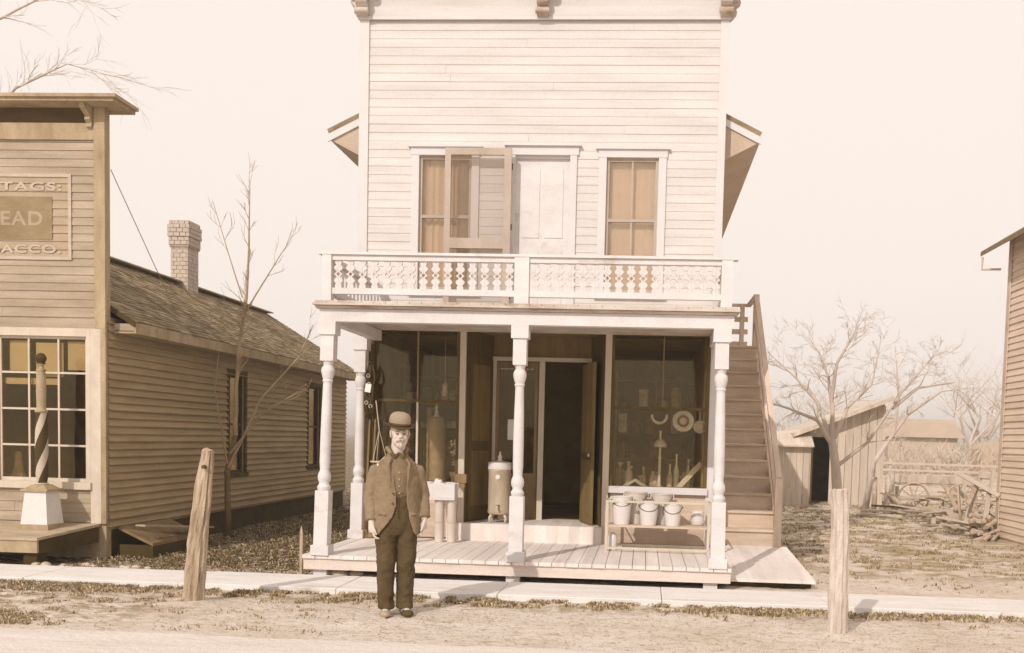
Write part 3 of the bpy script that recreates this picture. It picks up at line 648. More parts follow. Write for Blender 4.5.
# ---- outside stair on the right wall
N=13; rise=.2085; run=.235; sx0,sx1=4.16,4.93; ys0=2.2
b=MB(); b.box(sx1+.003,sx1+.043,0,0,0,0) if 0 else None
def stringer(x0,x1):
    a=[(ys0-.02,.2),(ys0+.25,.2),(ys0+N*run+.05,.2+N*rise-.17),(ys0+N*run+.05,.2+N*rise+.02),(ys0-.02,.42)]
    n=len(a); b.add([(x0,y,z) for y,z in a]+[(x1,y,z) for y,z in a],[tuple(range(n)),tuple(range(2*n-1,n-1,-1))]+[((i+1)%n,i,i+n,(i+1)%n+n) for i in range(n)])
stringer(sx1,sx1+.04); stringer(sx0-.02,sx0)
stc=b.build('outside_stair',M['rail'],store)
for i in range(N):
    y=ys0+i*run; z=.22+i*rise
    b=MB(); b.box(sx0,sx1,y,y+.02,z,z+rise-.03); b.box(sx0,sx1,y-.03,y+run+.018,z+rise-.03,z+rise-.002); b.build('step',M['stair'],stc)
yt=ys0+N*run; zt_=.22+N*rise
b=MB(); b.box(sx0,sx1+.04,yt+.02,yt+1.2,zt_-.03,zt_); b.build('landing',M['stair'],stc)
b=MB(); b.box(sx1-.03,sx1+.06,ys0-.05,ys0+.04,.2,1.06); b.build('newel',M['rail'],stc)
b=MB(); b.box(sx1-.03,sx1+.05,yt+.02,yt+.11,zt_-.4,zt_+.8); b.build('newel',M['rail'],stc); bx('newel',M['rail'],stc,sx1-.13,sx1-.06,yt+1.1,yt+1.18,zt_,zt_+.8)
b=MB(); b.bar((sx1+.01,ys0-.04,1.06),(sx1+.01,yt+.08,zt_+.79),.07,.045); b.bar((sx1+.01,ys0,.62),(sx1+.01,yt+.06,zt_+.38),.03,.06); b.bar((sx1+.01,yt+.08,zt_+.79),(sx1+.01,yt+1.2,zt_+.79),.07,.045); b.bar((sx1-.02,yt+1.15,zt_+.79),(sx0,yt+1.15,zt_+.79),.07,.045)
b.build('handrail',M['rail'],stc)
b=MB(); 
for k in range(3): b.box(sx0,sx1,yt+1.12,yt+1.145,zt_+.12+k*.2,zt_+.2+k*.2)
b.build('landing_rail',M['rail'],stc)
b=MB(); b.box(sx0+.1,sx0+.18,yt+.9,yt+.98,-.05,zt_-.03); b.box(sx1-.08,sx1,yt+.9,yt+.98,-.05,zt_-.03); b.build('landing_leg',M['rail'],stc)
# slightly sloping plank apron at the foot of the stair
b=MB(); y=.18
while y<2.2:
    w=.2; y2=min(y+w-.006,2.2); zf=lambda q:.10+(q-.18)/2.02*.125
    z1,z2=zf(y),zf(y2); xr=5.07
    b.hexa([(4.215,y,z1-.035),(xr,y,z1-.035),(xr,y2,z2-.035),(4.215,y2,z2-.035),(4.215,y,z1),(xr,y,z1),(xr,y2,z2),(4.215,y2,z2)]); y+=w
b.build('stair_apron',M['floor'],store)
b=MB(); b.box(4.22,5.05,.3,.36,-.05,.07); b.box(4.22,5.05,1.8,1.86,-.05,.17); b.build('apron_sleeper',M['under'],store)

# ------------------------------------------------------------------ things on the shop porch
# bucket rack
rk=thing('bucket_rack',(3.47,1.35,.222),'low wooden rack with thin rails holding pails in front of the right show window','rack')
b=MB()
for x in (2.90,4.04):
    for y in (1.15,1.5): b.box(x-.014,x+.014,y-.014,y+.014,.223,.80)
b.build('leg',M['cream'],rk)
b=MB(); b.box(2.9,4.04,1.13,1.148,.775,.80); b.box(2.9,4.04,1.502,1.52,.775,.80); b.box(2.89,2.9-.004,1.15,1.5,.775,.80); b.box(4.055,4.065,1.15,1.5,.775,.8); b.build('top_rail',M['cream'],rk)
b=MB(); [b.box(2.915,4.025,1.13+i*.1,1.13+i*.1+.085,.50,.522) for i in range(4)]; b.build('shelf',M['stair'],rk)
b=MB(); b.box(2.9,4.04,1.128,1.146,.25,.275); b.box(2.9,4.04,1.5,1.52,.25,.275); b.build('bottom_rail',M['cream'],rk)
def bucket(x,y,z,r,h,label,m_='enamel'):
    t=thing('bucket',(x,y,z),label,'bucket','pails on the porch rack')
    b=MB(); b.lathe([(r*.72,0),(r*.74,.01),(r*.98,h-.012),(r*1.03,h-.01),(r*1.03,h),(r*.95,h),(r*.72,.02)],(0,0,0),24); o=b.build('pail',M[m_],t,True,loc=(0,0,0))
    o.modifiers.new('e','EDGE_SPLIT')
    b=MB(); pts=[(r*1.03*math.cos(a),0,h-.02-.0+ -r*.75*math.sin(a)*.9) for a in [math.pi*i/12 for i in range(13)]]
    pts=[(p[0],-r*.98*math.sin(math.pi*i/12)*.9,h-.02-.09*math.sin(math.pi*i/12)) for i,p in enumerate(pts)]
    b.tube(pts,.004,6); b.build('bail_handle',M['iron'],t,True,loc=(0,0,0))
    b=MB(); [b.box(s_*r*1.03-.012,s_*r*1.03+.012,-.018,.018,h-.045,h-.008) for s_ in (-1,1)]; b.build('handle_lug',M['tin'],t,loc=(0,0,0))
    return t
bucket(3.065,1.24,.523,.12,.32,'tallest white pail, leftmost of the front three on the porch rack')
bucket(3.37,1.24,.523,.118,.27,'white pail in the middle of the front three on the rack')
bucket(3.64,1.24,.523,.108,.25,'smallest front white pail, rightmost of the three on the rack')
bucket(3.22,1.42,.523,.13,.36,'white pail standing behind the gap between first and second front pails','tin')
bucket(3.52,1.42,.523,.12,.35,'white pail standing behind the second and third front pails','tin')
t=thing('crock',(3.93,1.40,.522),'squat white crock at the right end of the porch rack','crock')
b=MB(); b.lathe([(.06,0),(.075,.02),(.078,.13),(.07,.15),(.075,.165),(.062,.165),(.055,.05)],(0,0,0),18); b.build('crock_body',M['enamel'],t,True,loc=(0,0,0))
t=thing('can',(2.97,1.3,.222),'small white can on the floor under the left end of the rack','can')
b=MB(); b.lathe([(.045,0),(.05,.01),(.05,.16),(.03,.19),(.02,.2)],(0,0,0),16); b.build('can_body',M['enamel'],t,True,loc=(0,0,0))
# copper tank in the doorway
t=thing('water_boiler',(1.55,2.02,.43),'cylindrical metal boiler with white top and tap, standing on short legs beside the door','boiler')
b=MB(); b.lathe([(.10,.10),(.135,.11),(.14,.13),(.14,.15),(.135,.16),(.135,.62),(.14,.635),(.135,.65)],(0,0,0),28); b.build('tank',M['boiler'],t,True,loc=(0,0,0)).modifiers.new('e','EDGE_SPLIT')
b=MB(); b.lathe([(.142,.65),(.145,.66),(.142,.735),(.10,.745),(.03,.755),(.02,.78),(.03,.80),(.012,.83),(.01,.86),(.004,.865)],(0,0,0),28); b.build('lid',M['enamel'],t,True,loc=(0,0,0)).modifiers.new('e','EDGE_SPLIT')
b=MB(); [b.tube([(.1*math.cos(a),.1*math.sin(a),.115),(.14*math.cos(a),.14*math.sin(a),.06),(.125*math.cos(a),.125*math.sin(a),0.0)],[.022,.016,.02],8) for a in (.8,2.35,3.9,5.5)]; b.build('leg',M['steel'],t,True,loc=(0,0,0))
b=MB(); b.tube([(0,-.13,.2),(0,-.18,.2),(.01,-.19,.17)],[.02,.016,.012],10); b.ball((0,-.165,.235),(.028,.01,.012),8); b.build('tap',M['steel'],t,True,loc=(0,0,0))
b=MB(); b.lathe([(.03,0),(.03,.012),(.01,.014)],(0,0,0),14)
for i in range(len(b.v)): p=b.v[i]; b.v[i]=(p[0],-.135-p[2],.56+p[1])
b.build('gauge',M['enamel'],t,loc=(0,0,0))
# stove pipes with a pale crate on top
for x,l in ((.925,'left one of two pale stovepipe lengths standing on the porch behind the man'),(1.07,'right one of two pale stovepipe lengths standing behind the man')):
    t=thing('stovepipe',(x,1.5,.223),l,'stovepipe','stovepipes on the porch')
    b=MB(); b.lathe([(.05,0),(.052,.01),(.052,.46),(.057,.47),(.057,.49),(.052,.5),(.046,.5),(.046,.1)],(0,0,0),20); b.build('pipe',M['tin'],t,True,loc=(0,0,0)); b=MB(); b.lathe([(.055,.23),(.056,.235),(.056,.25),(.055,.255)],(0,0,0),20); b.build('seam_band',M['steel'],t,True,loc=(0,0,0))
t=thing('crate',(.97,1.5,.724),'white box standing on two stovepipes behind the man','box')
b=MB(); b.box(-.17,.15,-.1,.1,0,.022); b.box(-.17,.15,-.1,-.085,.023,.19); b.box(-.17,.15,.085,.1,.023,.19); b.box(-.17,-.155,-.084,.084,.023,.19); b.box(.135,.15,-.084,.084,.023,.19); bevel(b.build('box_body',M['white'],t,loc=(0,0,0)),.004)
t=thing('wood_block',(1.15,1.74,.86),'brown wooden block on the sill end beside the white box','block')
b=MB(); b.box(-.09,.05,-.06,.03,.056,.16); b.box(-.04,.03,-.05,.02,0,.056); b.build('block_body',M['shade_wood'],t,loc=(0,0,0))
b=MB(); b.ball((0,0,0),(.09,.07,.05),10); [b.ball((R.uniform(-.06,.06),R.uniform(-.04,.04),R.uniform(.02,.06)),R.uniform(.02,.04),8) for _ in range(6)]
o=b.build('crumpled_cloth',M['cloth'],None,True); o.location=(.92,1.5,.88); tag(o,'crumpled white cloth bundle lying in the box behind the man','cloth')
# tackle hanging on the left corner
t=thing('harness',(-.02,1.74,2.3),'dark leather harness straps hanging at the left corner of the shop front','harness')
b=MB()
for k in range(6):
    x=R.uniform(-.02,.06); pts=[(x+.05*math.sin(j*.9+k),-.02-.02*math.sin(j+k),-.0-j*.09-.02*k) for j in range(7)]
    b.tube(pts,.012+.006*R.random(),6)
b.tube([(.03+.045*math.cos(a),-.03,-.32+.1*math.sin(a)) for a in [2*math.pi*i/14 for i in range(15)]],.018,8,cap=False)
b.build('strap',M['leather'],t,True,loc=(0,0,0))
b=MB(); [b.tube([(x+.02*math.cos(a),-.045,z+.02*math.sin(a)) for a in [2*math.pi*i/10 for i in range(11)]],.005,6,cap=False) for x,z in ((-.01,0),(.02,-.14),(.0,-.46),(.05,-.5),(.03,-.24))]; b.build('buckle',M['steel'],t,loc=(0,0,0))
b=MB(); b.box(.03,.10,-.06,-.055,-.33,-.23,M4=Matrix.Rotation(.15,4,'Y')); b.build('price_tag',M['paper'],t,loc=(0,0,0))
b=MB(); b.tube([(0,.08,.03),(0,-.03,.03),(0,-.045,.06)],.008,6); b.build('hook',M['steel'],t,loc=(0,0,0))
for i,(x,l) in enumerate(((-.02,'leftmost tall tool handle propped under the harness'),(.05,'right tall tool handle propped under the harness'))):
    b=MB(); b.tube([(0,0,0),(.01,.02,.7),(.0+.02,.06,1.42)],[.013,.015,.012],8); b.lathe([(.045,0),(.05,.02),(.018,.1)],(0,0,0.0),8)
    o=b.build('tool_handle',M['shade_wood'],None,True); o.location=(x,1.72,.223); tag(o,l,'tool','tool handles in the corner')
t=thing('hanging_scale',(.14,1.7,1.12),'small metal pan and chain hanging under the harness at the left','scale')
b=MB(); b.lathe([(.02,0),(.10,.012),(.105,.03),(.1,.03),(.02,.015)],(0,0,0),18); b.build('pan',M['steel'],t,True,loc=(0,0,0))
b=MB(); [b.tube([(.1*math.cos(a),.1*math.sin(a),.03),(0,0,.4)],.004,5) for a in (0,2.1,4.2)]; b.tube([(0,0,.4),(-.05,.02,.75)],.006,5); b.build('chain',M['steel'],t,loc=(0,0,0))
# right window display
def lathe_thing(name,loc,prof,m_,label,cat,group=None,part='body',n=18,rot=None):
    t=thing(name,loc,label,cat,group); b=MB(); b.lathe(prof,(0,0,0),n)
    if rot: 
        b.v=[tuple(rot@Vector(p)) for p in b.v]
    b.build(part,m_,t,True,loc=(0,0,0)); return t
RX=Matrix.Rotation(rad(90),3,'X')
t=lathe_thing('plate',(3.755,2.0,1.72),[(.01,-.01),(.055,-.01),(.06,0),(.125,.012),(.13,.02),(.12,.022),(.07,.008),(.01,.005)],M['goodslight'],'round pale plate hanging in the right show window, left of the small pan','plate',rot=RX)
b=MB(); b.tube([(.058*math.cos(a),-.03,.058*math.sin(a)) for a in [2*math.pi*i/24 for i in range(25)]],.016,6,cap=False); b.build('dark_ring',M['goodsdark'],t,True,loc=(0,0,0))
t=lathe_thing('frying_pan',(3.955,1.99,1.655),[(.01,-.005),(.06,-.005),(.078,.025),(.072,.028),(.055,.005),(.01,.003)],M['enamel'],'small shiny pan hanging by its handle beside the round plate','pan',part='pan',rot=RX)
b=MB(); b.bar((0,0,.075),(0,0,.2),.02,.008); b.build('handle',M['steel'],t,loc=(0,0,0))
t=thing('horse_collar_hames',(3.47,2.0,1.8),'pale horseshoe-shaped hame hanging open end up in the right show window','tackle')
b=MB(); a0=[-.15+math.pi+ (math.pi+.3)*i/18 for i in range(19)]; b.tube([(.088*math.cos(a),0,.09*math.sin(a)-.02) for a in a0],[.014]+[.018]*17+[.014],8); b.build('hame',M['goodslight'],t,True,loc=(0,0,0))
t=thing('display_stand',(3.49,2.04,.9),'pale upright stand with a white bulb shade inside the right window','stand')
b=MB(); b.lathe([(.06,0),(.06,.02),(.02,.04),(.017,.35),(.022,.37),(.014,.4),(.012,.68),(.018,.7)],(0,0,0),12); b.build('stem',M['goodslight'],t,True,loc=(0,0,0))
b=MB(); b.lathe([(.02,.50),(.075,.50),(.08,.53),(.05,.58),(.02,.60)],(0,0,0),16); b.build('shade',M['enamel'],t,True,loc=(0,0,0))
b=MB(); N2=10; vs=[]
for j in range(N2+1):
    for i in range(N2+1):
        x=-.18+.36*i/N2; y=-.12+.24*j/N2; r_=abs(x)/.18; z=.11*max(0,1-r_-.3*abs(y)/.12)+.008+.008*mnoise.noise(Vector((x*20,y*20,0))); vs.append((x,y,z))
b.add(vs,[(j*(N2+1)+i,j*(N2+1)+i+1,(j+1)*(N2+1)+i+1,(j+1)*(N2+1)+i) for j in range(N2) for i in range(N2)])
o=b.build('folded_cloth',M['cloth'],None,True); o.location=(3.20,2.12,.9); o.modifiers.new('s','SOLIDIFY').thickness=.006; tag(o,'peaked white cloth lying low in the left of the right show window','cloth')
b=MB(); b.bar((3.72,2.0,.92),(3.99,2.05,1.22),.06,.03,up=(0,1,0)); o=b.build('wood_strip',M['goodslight']); tag(o,'pale slat leaning diagonally in the right corner of the show window','slat')
b=MB(); 
goods=[(3.62,'bottle'),(3.70,'bottle'),(3.85,'bottle'),(3.30,'bottle'),(3.05,'bottle')]
for i,(x,_) in enumerate(goods):
    hh=[.3,.42,.36,.25,.2][i]; t=lathe_thing('bottle',(x,2.2+.05*i,.9),[(.03,0),(.035,.02),(.033,hh*.5),(.012,hh*.7),(.012,hh*.95),(.016,hh)],M['shopgoods' if i!=1 else 'goodslight'],['short tan bottle just right of the window stand','tall pale bottle below the hanging plate','tan bottle near the leaning slat','tan bottle left of the window stand','low tan bottle at the left end of the right window'][i],'bottle','bottles in the right window',part='glass_body',n=12)
rg=random.Random(19)
for (xa,xb,yy_) in ((2.93,3.94,3.42),(.04,.95,3.5)):
    for z in (1.225,1.575,1.925):
        x=xa
        while x<xb-.08:
            w=rg.uniform(.06,.16); h=rg.uniform(.07,.27)
            if rg.random()<.8:
                b=MB()
                if rg.random()<.5: b.box(-w/2,w/2,-.07,.07,0,h); b.box(-w/2-.005,w/2+.005,-.076,.076,h,h+.02)
                else: b.lathe([(w*.42,0),(w*.45,h*.1),(w*.45,h*.8),(w*.3,h*.9),(w*.3,h)],(0,0,0),12)
                o=b.build('packet',M[rg.choice(['goodsdark','goodsdark','shopgoods'])]); o.location=(x+w/2,yy_+rg.uniform(-.02,.02),z+.001); o.rotation_euler=(0,0,rg.uniform(-.3,.3)); tag(o,'dim packet or tin among the stock on the inner shelves','packet','stock on the inner shelves')
            x+=w+rg.uniform(.01,.05)
for k in range(16):
    x=rg.uniform(2.96,3.95); y=rg.uniform(2.08,2.5); h=rg.uniform(.06,.34); r=rg.uniform(.02,.05); pr=rg.choice([[(r,0),(r*1.1,h*.5),(r*.6,h*.75),(r*.5,h)],[(r*.8,0),(r*1.2,h*.4),(r*1.3,h*.5),(r*1.3,h*.55),(r*.2,h*.6)],[(r,0),(r,h*.6),(r*.3,h*.7),(r*.3,h*.95),(r*.6,h)],[(r*1.3,0),(r*.3,.02),(r*.25,h*.8),(r*1.1,h)]])
    b=MB(); b.lathe(pr,(0,0,0),14); o=b.build('small_ware',M[rg.choice(['shopgoods','goodslight','goodsdark','tin'])],None,True); o.location=(x,y,.9); tag(o,'small piece of crowded kitchen ware standing low inside the right show window','ware','ware in the right show window')
# left window display
t=thing('tall_boiler',(.72,2.2,.9),'tall ribbed metal tank with a finial standing in the left show window','boiler')
b=MB(); b.lathe([(.12,0),(.125,.02),(.12,.04)]+[(.118+.004*math.sin(i*1.3),.05+.025*i) for i in range(28)]+[(.1,.76),(.11,.78),(.08,.80)],(0,0,0),24); b.build('tank',M['boiler'],t,True,loc=(0,0,0))
b=MB(); b.lathe([(.06,.80),(.02,.83),(.028,.86),(.012,.89),(.02,.92),(.006,.96)],(0,0,0),14); b.build('finial',M['goodslight'],t,True,loc=(0,0,0))
t=thing('potted_plant',(.99,2.1,.9),'leafy potted plant behind the glass at the right of the left show window','plant')
b=MB(); b.lathe([(.05,0),(.075,.12),(.08,.13),(.07,.13)],(0,0,0),14); b.build('pot',M['shopgoods'],t,loc=(0,0,0))
b=MB()
for _ in range(60):
    a=R.uniform(0,6.28); r_=R.uniform(.02,.12); p=Vector((r_*math.cos(a),r_*math.sin(a)*.6,.18+R.uniform(0,.34))); s_=R.uniform(.02,.045); u=Vector((R.uniform(-1,1),R.uniform(-1,1),R.uniform(-1,1))).normalized()*s_; v=u.cross(Vector((R.random(),R.random(),R.random()))).normalized()*s_*.6
    b.add([p-u,p+v,p+u,p-v],[(0,1,2,3)])
b.tube([(0,0,.1),(.01,0,.3),(-.01,0,.45)],.008,6); b.build('leaves',M['goodslight'],t,loc=(0,0,0))
t=thing('hanging_lantern',(.80,2.3,2.05),'dim lantern hanging on a wire high in the left show window','lantern')
b=MB(); b.lathe([(.03,-.1),(.04,-.08),(.03,.02),(.045,.04),(.01,.09)],(0,0,0),12); b.build('lantern_body',M['shopgoods'],t,True,loc=(0,0,0)); b=MB(); b.tube([(0,0,.09),(0,0,.64)],.004,5); b.build('wire',M['shopgoods'],t,loc=(0,0,0))
b=MB(); b.box(-.12,.12,-.1,.1,0,.18); b.box(-.13,.13,-.11,.11,.18,.2); o=b.build('display_box',M['goodsdark']); o.location=(.3,2.25,.9); tag(o,'dark box low in the left show window behind the man','box')

# ------------------------------------------------------------------ LEFT STORE
LX,LY=-2.74,.845
lst=thing('barber_shop',(-4.43,LY,0),'low weathered clapboard shop with flat false front and shingled gable at the left','building')
LXL=-6.6
LF=lambda u,n,v:(u,LY-n,v)
lh=[(-3.99,-2.95,.84,2.47)]
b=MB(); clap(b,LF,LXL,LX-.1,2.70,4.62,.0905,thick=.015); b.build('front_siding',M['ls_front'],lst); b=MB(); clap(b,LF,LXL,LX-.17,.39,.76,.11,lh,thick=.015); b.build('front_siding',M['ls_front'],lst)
b=MB(); panels(b,LF,LXL,LX,-.05,5.0,lh,.1); b.build('front_wall',M['ls_trim'],lst)
bx('frieze_board',M['ls_trim'],lst,LXL,LX-.1,LY-.03,LY,4.62,4.80)
bx('frieze_shadow_band',M['ls_dark'],lst,LXL,LX-.1,LY-.022,LY,4.80,4.965)  # shadow below the cornice built as a dark band
bx('corner_board',M['ls_trim'],lst,LX-.105,LX+.02,LY-.04,LY,2.56,4.965)
bx('corner_board',M['ls_frame'],lst,LX-.16,LX-.04,LY-.034,LY,.38,2.56)
bx('corner_strip',M['ls_trim'],lst,LX-.04,LX+.02,LY-.038,LY,.38,2.56)
b=MB(); b.box(LXL,LX-.105,LY-.03,LY,2.56,2.70); b.box(LXL,LX-.105,LY-.045,LY,2.68,2.70); b.build('belt_board',M['ls_front'],lst)
b=MB(); b.box(LXL-.2,-2.46,.56,1.05,5.0,5.035); b.box(LXL-.2,-2.50,.59,1.05,4.965,5.0); b.build('cornice',M['ls_trim'],lst)
b=MB(); pr=[(LY-.03,4.74),(LY-.07,4.75),(LY-.06,4.79),(LY-.10,4.82),(LY-.09,4.86),(LY-.2,4.92),(LY-.21,4.964),(LY-.03,4.964)]
n=len(pr); b.add([(LX-.175,y,z) for y,z in pr]+[(LX-.115,y,z) for y,z in pr],[tuple(range(n)),tuple(range(2*n-1,n-1,-1))]+[((i+1)%n,i,i+n,(i+1)%n+n) for i in range(n)]); b.build('cornice_bracket',M['ls_trim'],lst)
# shop window, 3 x 4 lights
x0,x1,z0,z1=lh[0]; b=MB()
b.box(x0-.11,x0,LY-.03,LY,z0-.0,z1+.09); b.box(x1,x1+.045,LY-.028,LY,z0,z1+.09); b.box(x0,x1,LY-.03,LY,z1,z1+.09); b.box(x0-.12,x1+.06,LY-.06,LY,z0-.08,z0)
w=b.build('shop_window',M['ls_frame'],lst)
b=MB(); zr=[z0+(z1-z0)*i/4 for i in range(5)]; xr=[x0+(x1-x0)*i/3 for i in range(4)]
b.box(x0,x1,LY+.01,LY+.04,z0,z0+.04); b.box(x0,x1,LY+.01,LY+.04,z1-.03,z1)
for z in zr[1:-1]: b.box(x0+.03,x1-.03,LY+.012,LY+.038,z-.011,z+.011)
b.box(x0,x0+.03,LY+.008,LY+.042,z0+.04,z1-.03); b.box(x1-.03,x1,LY+.008,LY+.042,z0+.04,z1-.03)
for x in xr[1:-1]:
    for i in range(4): b.box(x-.01,x+.01,LY+.014,LY+.036,zr[i]+(.04 if i==0 else .011),zr[i+1]-(.03 if i==3 else .011))
b.build('sash',M['ls_frame'],w)
bx('pane',M['glass_left'],w,x0+.02,x1-.02,LY+.022,LY+.027,z0+.02,z1-.02)
b=MB(); b.box(-3.58,-3.26,LY+.05,LY+.054,2.02,2.40); b.build('notice',M['paper'],w)
b=MB(); b.box(-3.90,-3.66,LY+.07,LY+.075,2.08,2.42); b.box(-3.22,-2.99,LY+.07,LY+.075,2.1,2.42); b.build('poster',M['paper'],w)
b=MB(); b.box(-3.95,-3.3,LY+.06,LY+.064,1.93,2.0); b.build('card_strip',M['paper'],w)
b=MB(); b.lathe([(.09,.0),(.05,.12),(.04,.2),(.05,.24),(.03,.3)],(-3.93,LY+.25,.86),14); b.build('window_ornament',M['goodslight'],w)
b=MB(); b.box(LXL+.1,LX-.1,4.2,4.25,-.05,2.6); b.box(LXL+.1,LX-.1,LY+.12,4.2,.25,.3); b.box(LXL+.1,LX-.1,LY+.12,4.2,2.62,2.66); b.build('inner_room',M['shopwall'],lst)
# side wall
LS=lambda u,n,v:(LX+n,u,v)
sh=[(4.05,4.60,.84,2.27),(7.38,8.0,.85,2.29)]
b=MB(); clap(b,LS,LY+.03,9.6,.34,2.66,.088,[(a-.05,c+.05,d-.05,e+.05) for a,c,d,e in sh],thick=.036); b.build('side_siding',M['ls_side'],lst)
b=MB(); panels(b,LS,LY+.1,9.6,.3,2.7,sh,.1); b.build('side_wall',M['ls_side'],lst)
b=MB(); b.box(-6.14,LX,9.5,9.6,.3,2.7); b.prism([(-6.14,2.7),(LX,2.7),(-4.43,3.8)],9.5,9.6); b.box(-6.24,-6.14,LY+.1,9.6,0,2.7); b.build('rear_wall',M['ls_side'],lst)
b=MB(); b.box(LX-.12,LX-.03,LY+.1,9.6,-.05,.335); b.build('foundation_boards',M['under'],lst)
for a,c,d,e in sh:
    b=MB(); t_=.07
    b.box(LX,LX+.03,a-t_,a,d,e); b.box(LX,LX+.03,c,c+t_,d,e); b.box(LX,LX+.033,a-t_,c+t_,e,e+.08); b.box(LX,LX+.05,a-t_-.02,c+t_+.02,d-.05,d)
    o=b.build('side_window',M['ls_dark'],lst)
    b=MB(); b.box(LX-.05,LX-.02,a,a+.03,d,e); b.box(LX-.05,LX-.02,c-.03,c,d,e); b.box(LX-.05,LX-.02,a+.03,c-.03,(d+e)/2-.015,(d+e)/2+.015); b.box(LX-.05,LX-.02,a+.03,c-.03,e-.03,e); b.box(LX-.05,LX-.02,a+.03,c-.03,d,d+.04); b.build('sash',M['ls_dark'],o)
    bx('pane',M['glass_left'],o,LX-.04,LX-.034,a+.02,c-.02,d,e)
    bx('curtain',M['shopgoods'],o,LX-.09,LX-.086,a+.05,a+(c-a)*.5,d,e)
    bx('reveal',M['under'],o,LX-.3,LX-.28,a-.1,c+.1,d-.1,e+.1)
# roof, shingled in courses
RY1,EX,EZ,RX_,RZ=9.72,-2.46,2.66,-4.43,3.85
def shingles(x_e,name,seed):
    rr=random.Random(seed); b=MB(); sl=Vector((RX_-x_e,0,RZ-EZ)); L_=sl.length; d=sl/L_; nrm=Vector((-d.z,0,d.x)); 
    if nrm.z<0: nrm=-nrm
    k=0; s_=0; c_=.085
    while s_<L_-.02:
        y=LY+.12
        while y<RY1:
            w=rr.uniform(.08,.2); y2=min(y+w-.006,RY1); t=.013+rr.uniform(-.003,.004); e0=s_-rr.uniform(0,.025)*(rr.random()<.5)+rr.uniform(-.006,.006)
            p0=Vector((x_e,0,EZ))+d*e0; p1=Vector((x_e,0,EZ))+d*min(s_+c_+.01,L_)
            vs=[]
            for (p,h) in ((p0,0),(p1,0)): vs+=[p+Vector((0,y,0)),p+Vector((0,y2,0))]
            a=p0+nrm*t; c=p1+nrm*.006
            b.hexa([(p0.x,y,p0.z),(p0.x,y2,p0.z),(p1.x,y2,p1.z),(p1.x,y,p1.z),(a.x,y,a.z),(a.x,y2,a.z),(c.x,y2,c.z),(c.x,y,c.z)],rr.choice((0,0,0,1,2)))
            y+=w
        s_+=c_
    return b.build(name,[M['shingle'],mat('shingle_dark',(138,110,68),1.3,var=.25),mat('shingle_pale',(186,158,118),1.3,var=.2)],lst)
shingles(EX,'roof_slope',1); shingles(2*RX_-EX,'roof_slope',2)
b=MB(); b.hexa([(EX,LY+.1,EZ-.06),(EX,RY1,EZ-.06),(RX_,RY1,RZ-.06),(RX_,LY+.1,RZ-.06),(EX,LY+.1,EZ),(EX,RY1,EZ),(RX_,RY1,RZ),(RX_,LY+.1,RZ)][::1])
e2=2*RX_-EX; b.hexa([(e2,LY+.1,EZ-.06),(e2,RY1,EZ-.06),(RX_,RY1,RZ-.06),(RX_,LY+.1,RZ-.06),(e2,LY+.1,EZ),(e2,RY1,EZ),(RX_,RY1,RZ),(RX_,LY+.1,RZ)]); b.build('roof_boards',M['under'],lst)
b=MB(); b.box(EX-.02,EX+.005,LY+.12,RY1,EZ-.13,EZ-.005); b.box(LX+.02,EX-.02,LY+.12,RY1,EZ-.13,EZ-.11); b.build('eave_board',M['ls_trim'],lst)
b=MB(); b.bar((RX_-.07,LY+.12,RZ+.01),(RX_-.07,RY1,RZ+.01),.16,.02); b.bar((RX_+.07,LY+.12,RZ+.012),(RX_+.07,RY1,RZ+.012),.16,.02); b.build('ridge_board',M['ls_trim'],lst)
b=MB(); b.box(LX+.02,EX,LY+.13,LY+.30,EZ-.10,EZ-.02); b.build('eave_return',M['ls_front'],lst)
# brick chimney
b=MB(); cx,cy=-4.33,6.0; rr=random.Random(3); z=3.4; row=0
def course(hw,hd,z):
    global row
    for side in range(4):
        L_=2*(hw if side%2==0 else hd); off=(row+side)%2*.05; t=-.0-off
        while t<L_-.005:
            a=max(t,0); c=min(t+.1,L_); t+=.105
            if c-a<.015: continue
            j=rr.uniform(-.003,.003); D=.05
            if side==0: b.box(cx-hw+a,cx-hw+c-.005,cy-hd-j,cy-hd+D,z,z+.058)
            elif side==2: b.box(cx-hw+a,cx-hw+c-.005,cy+hd-D,cy+hd+j,z,z+.058)
            elif side==1: b.box(cx+hw-D-.002,cx+hw+j,cy-hd+D+a*(2*hd-2*D)/(2*hd),cy-hd+D+c*(2*hd-2*D)/(2*hd)-.005,z,z+.058)
            else: b.box(cx-hw-j,cx-hw+D,cy-hd+D+a*(2*hd-2*D)/(2*hd),cy-hd+D+c*(2*hd-2*D)/(2*hd)-.005,z,z+.058)
    row+=1
while z<4.40: course(.145,.19,z); z+=.066
while z<4.56: course(.17,.215,z); z+=.066
while z<4.76: course(.185,.23,z); z+=.066
course(.165,.21,z)
ch=b.build('chimney',M['brick'],lst)
b=MB(); b.box(cx-.138,cx+.138,cy-.183,cy+.183,3.3,4.42); b.box(cx-.16,cx+.16,cy-.205,cy+.205,4.42,4.8); b.build('mortar_core',M['mortar'],ch)
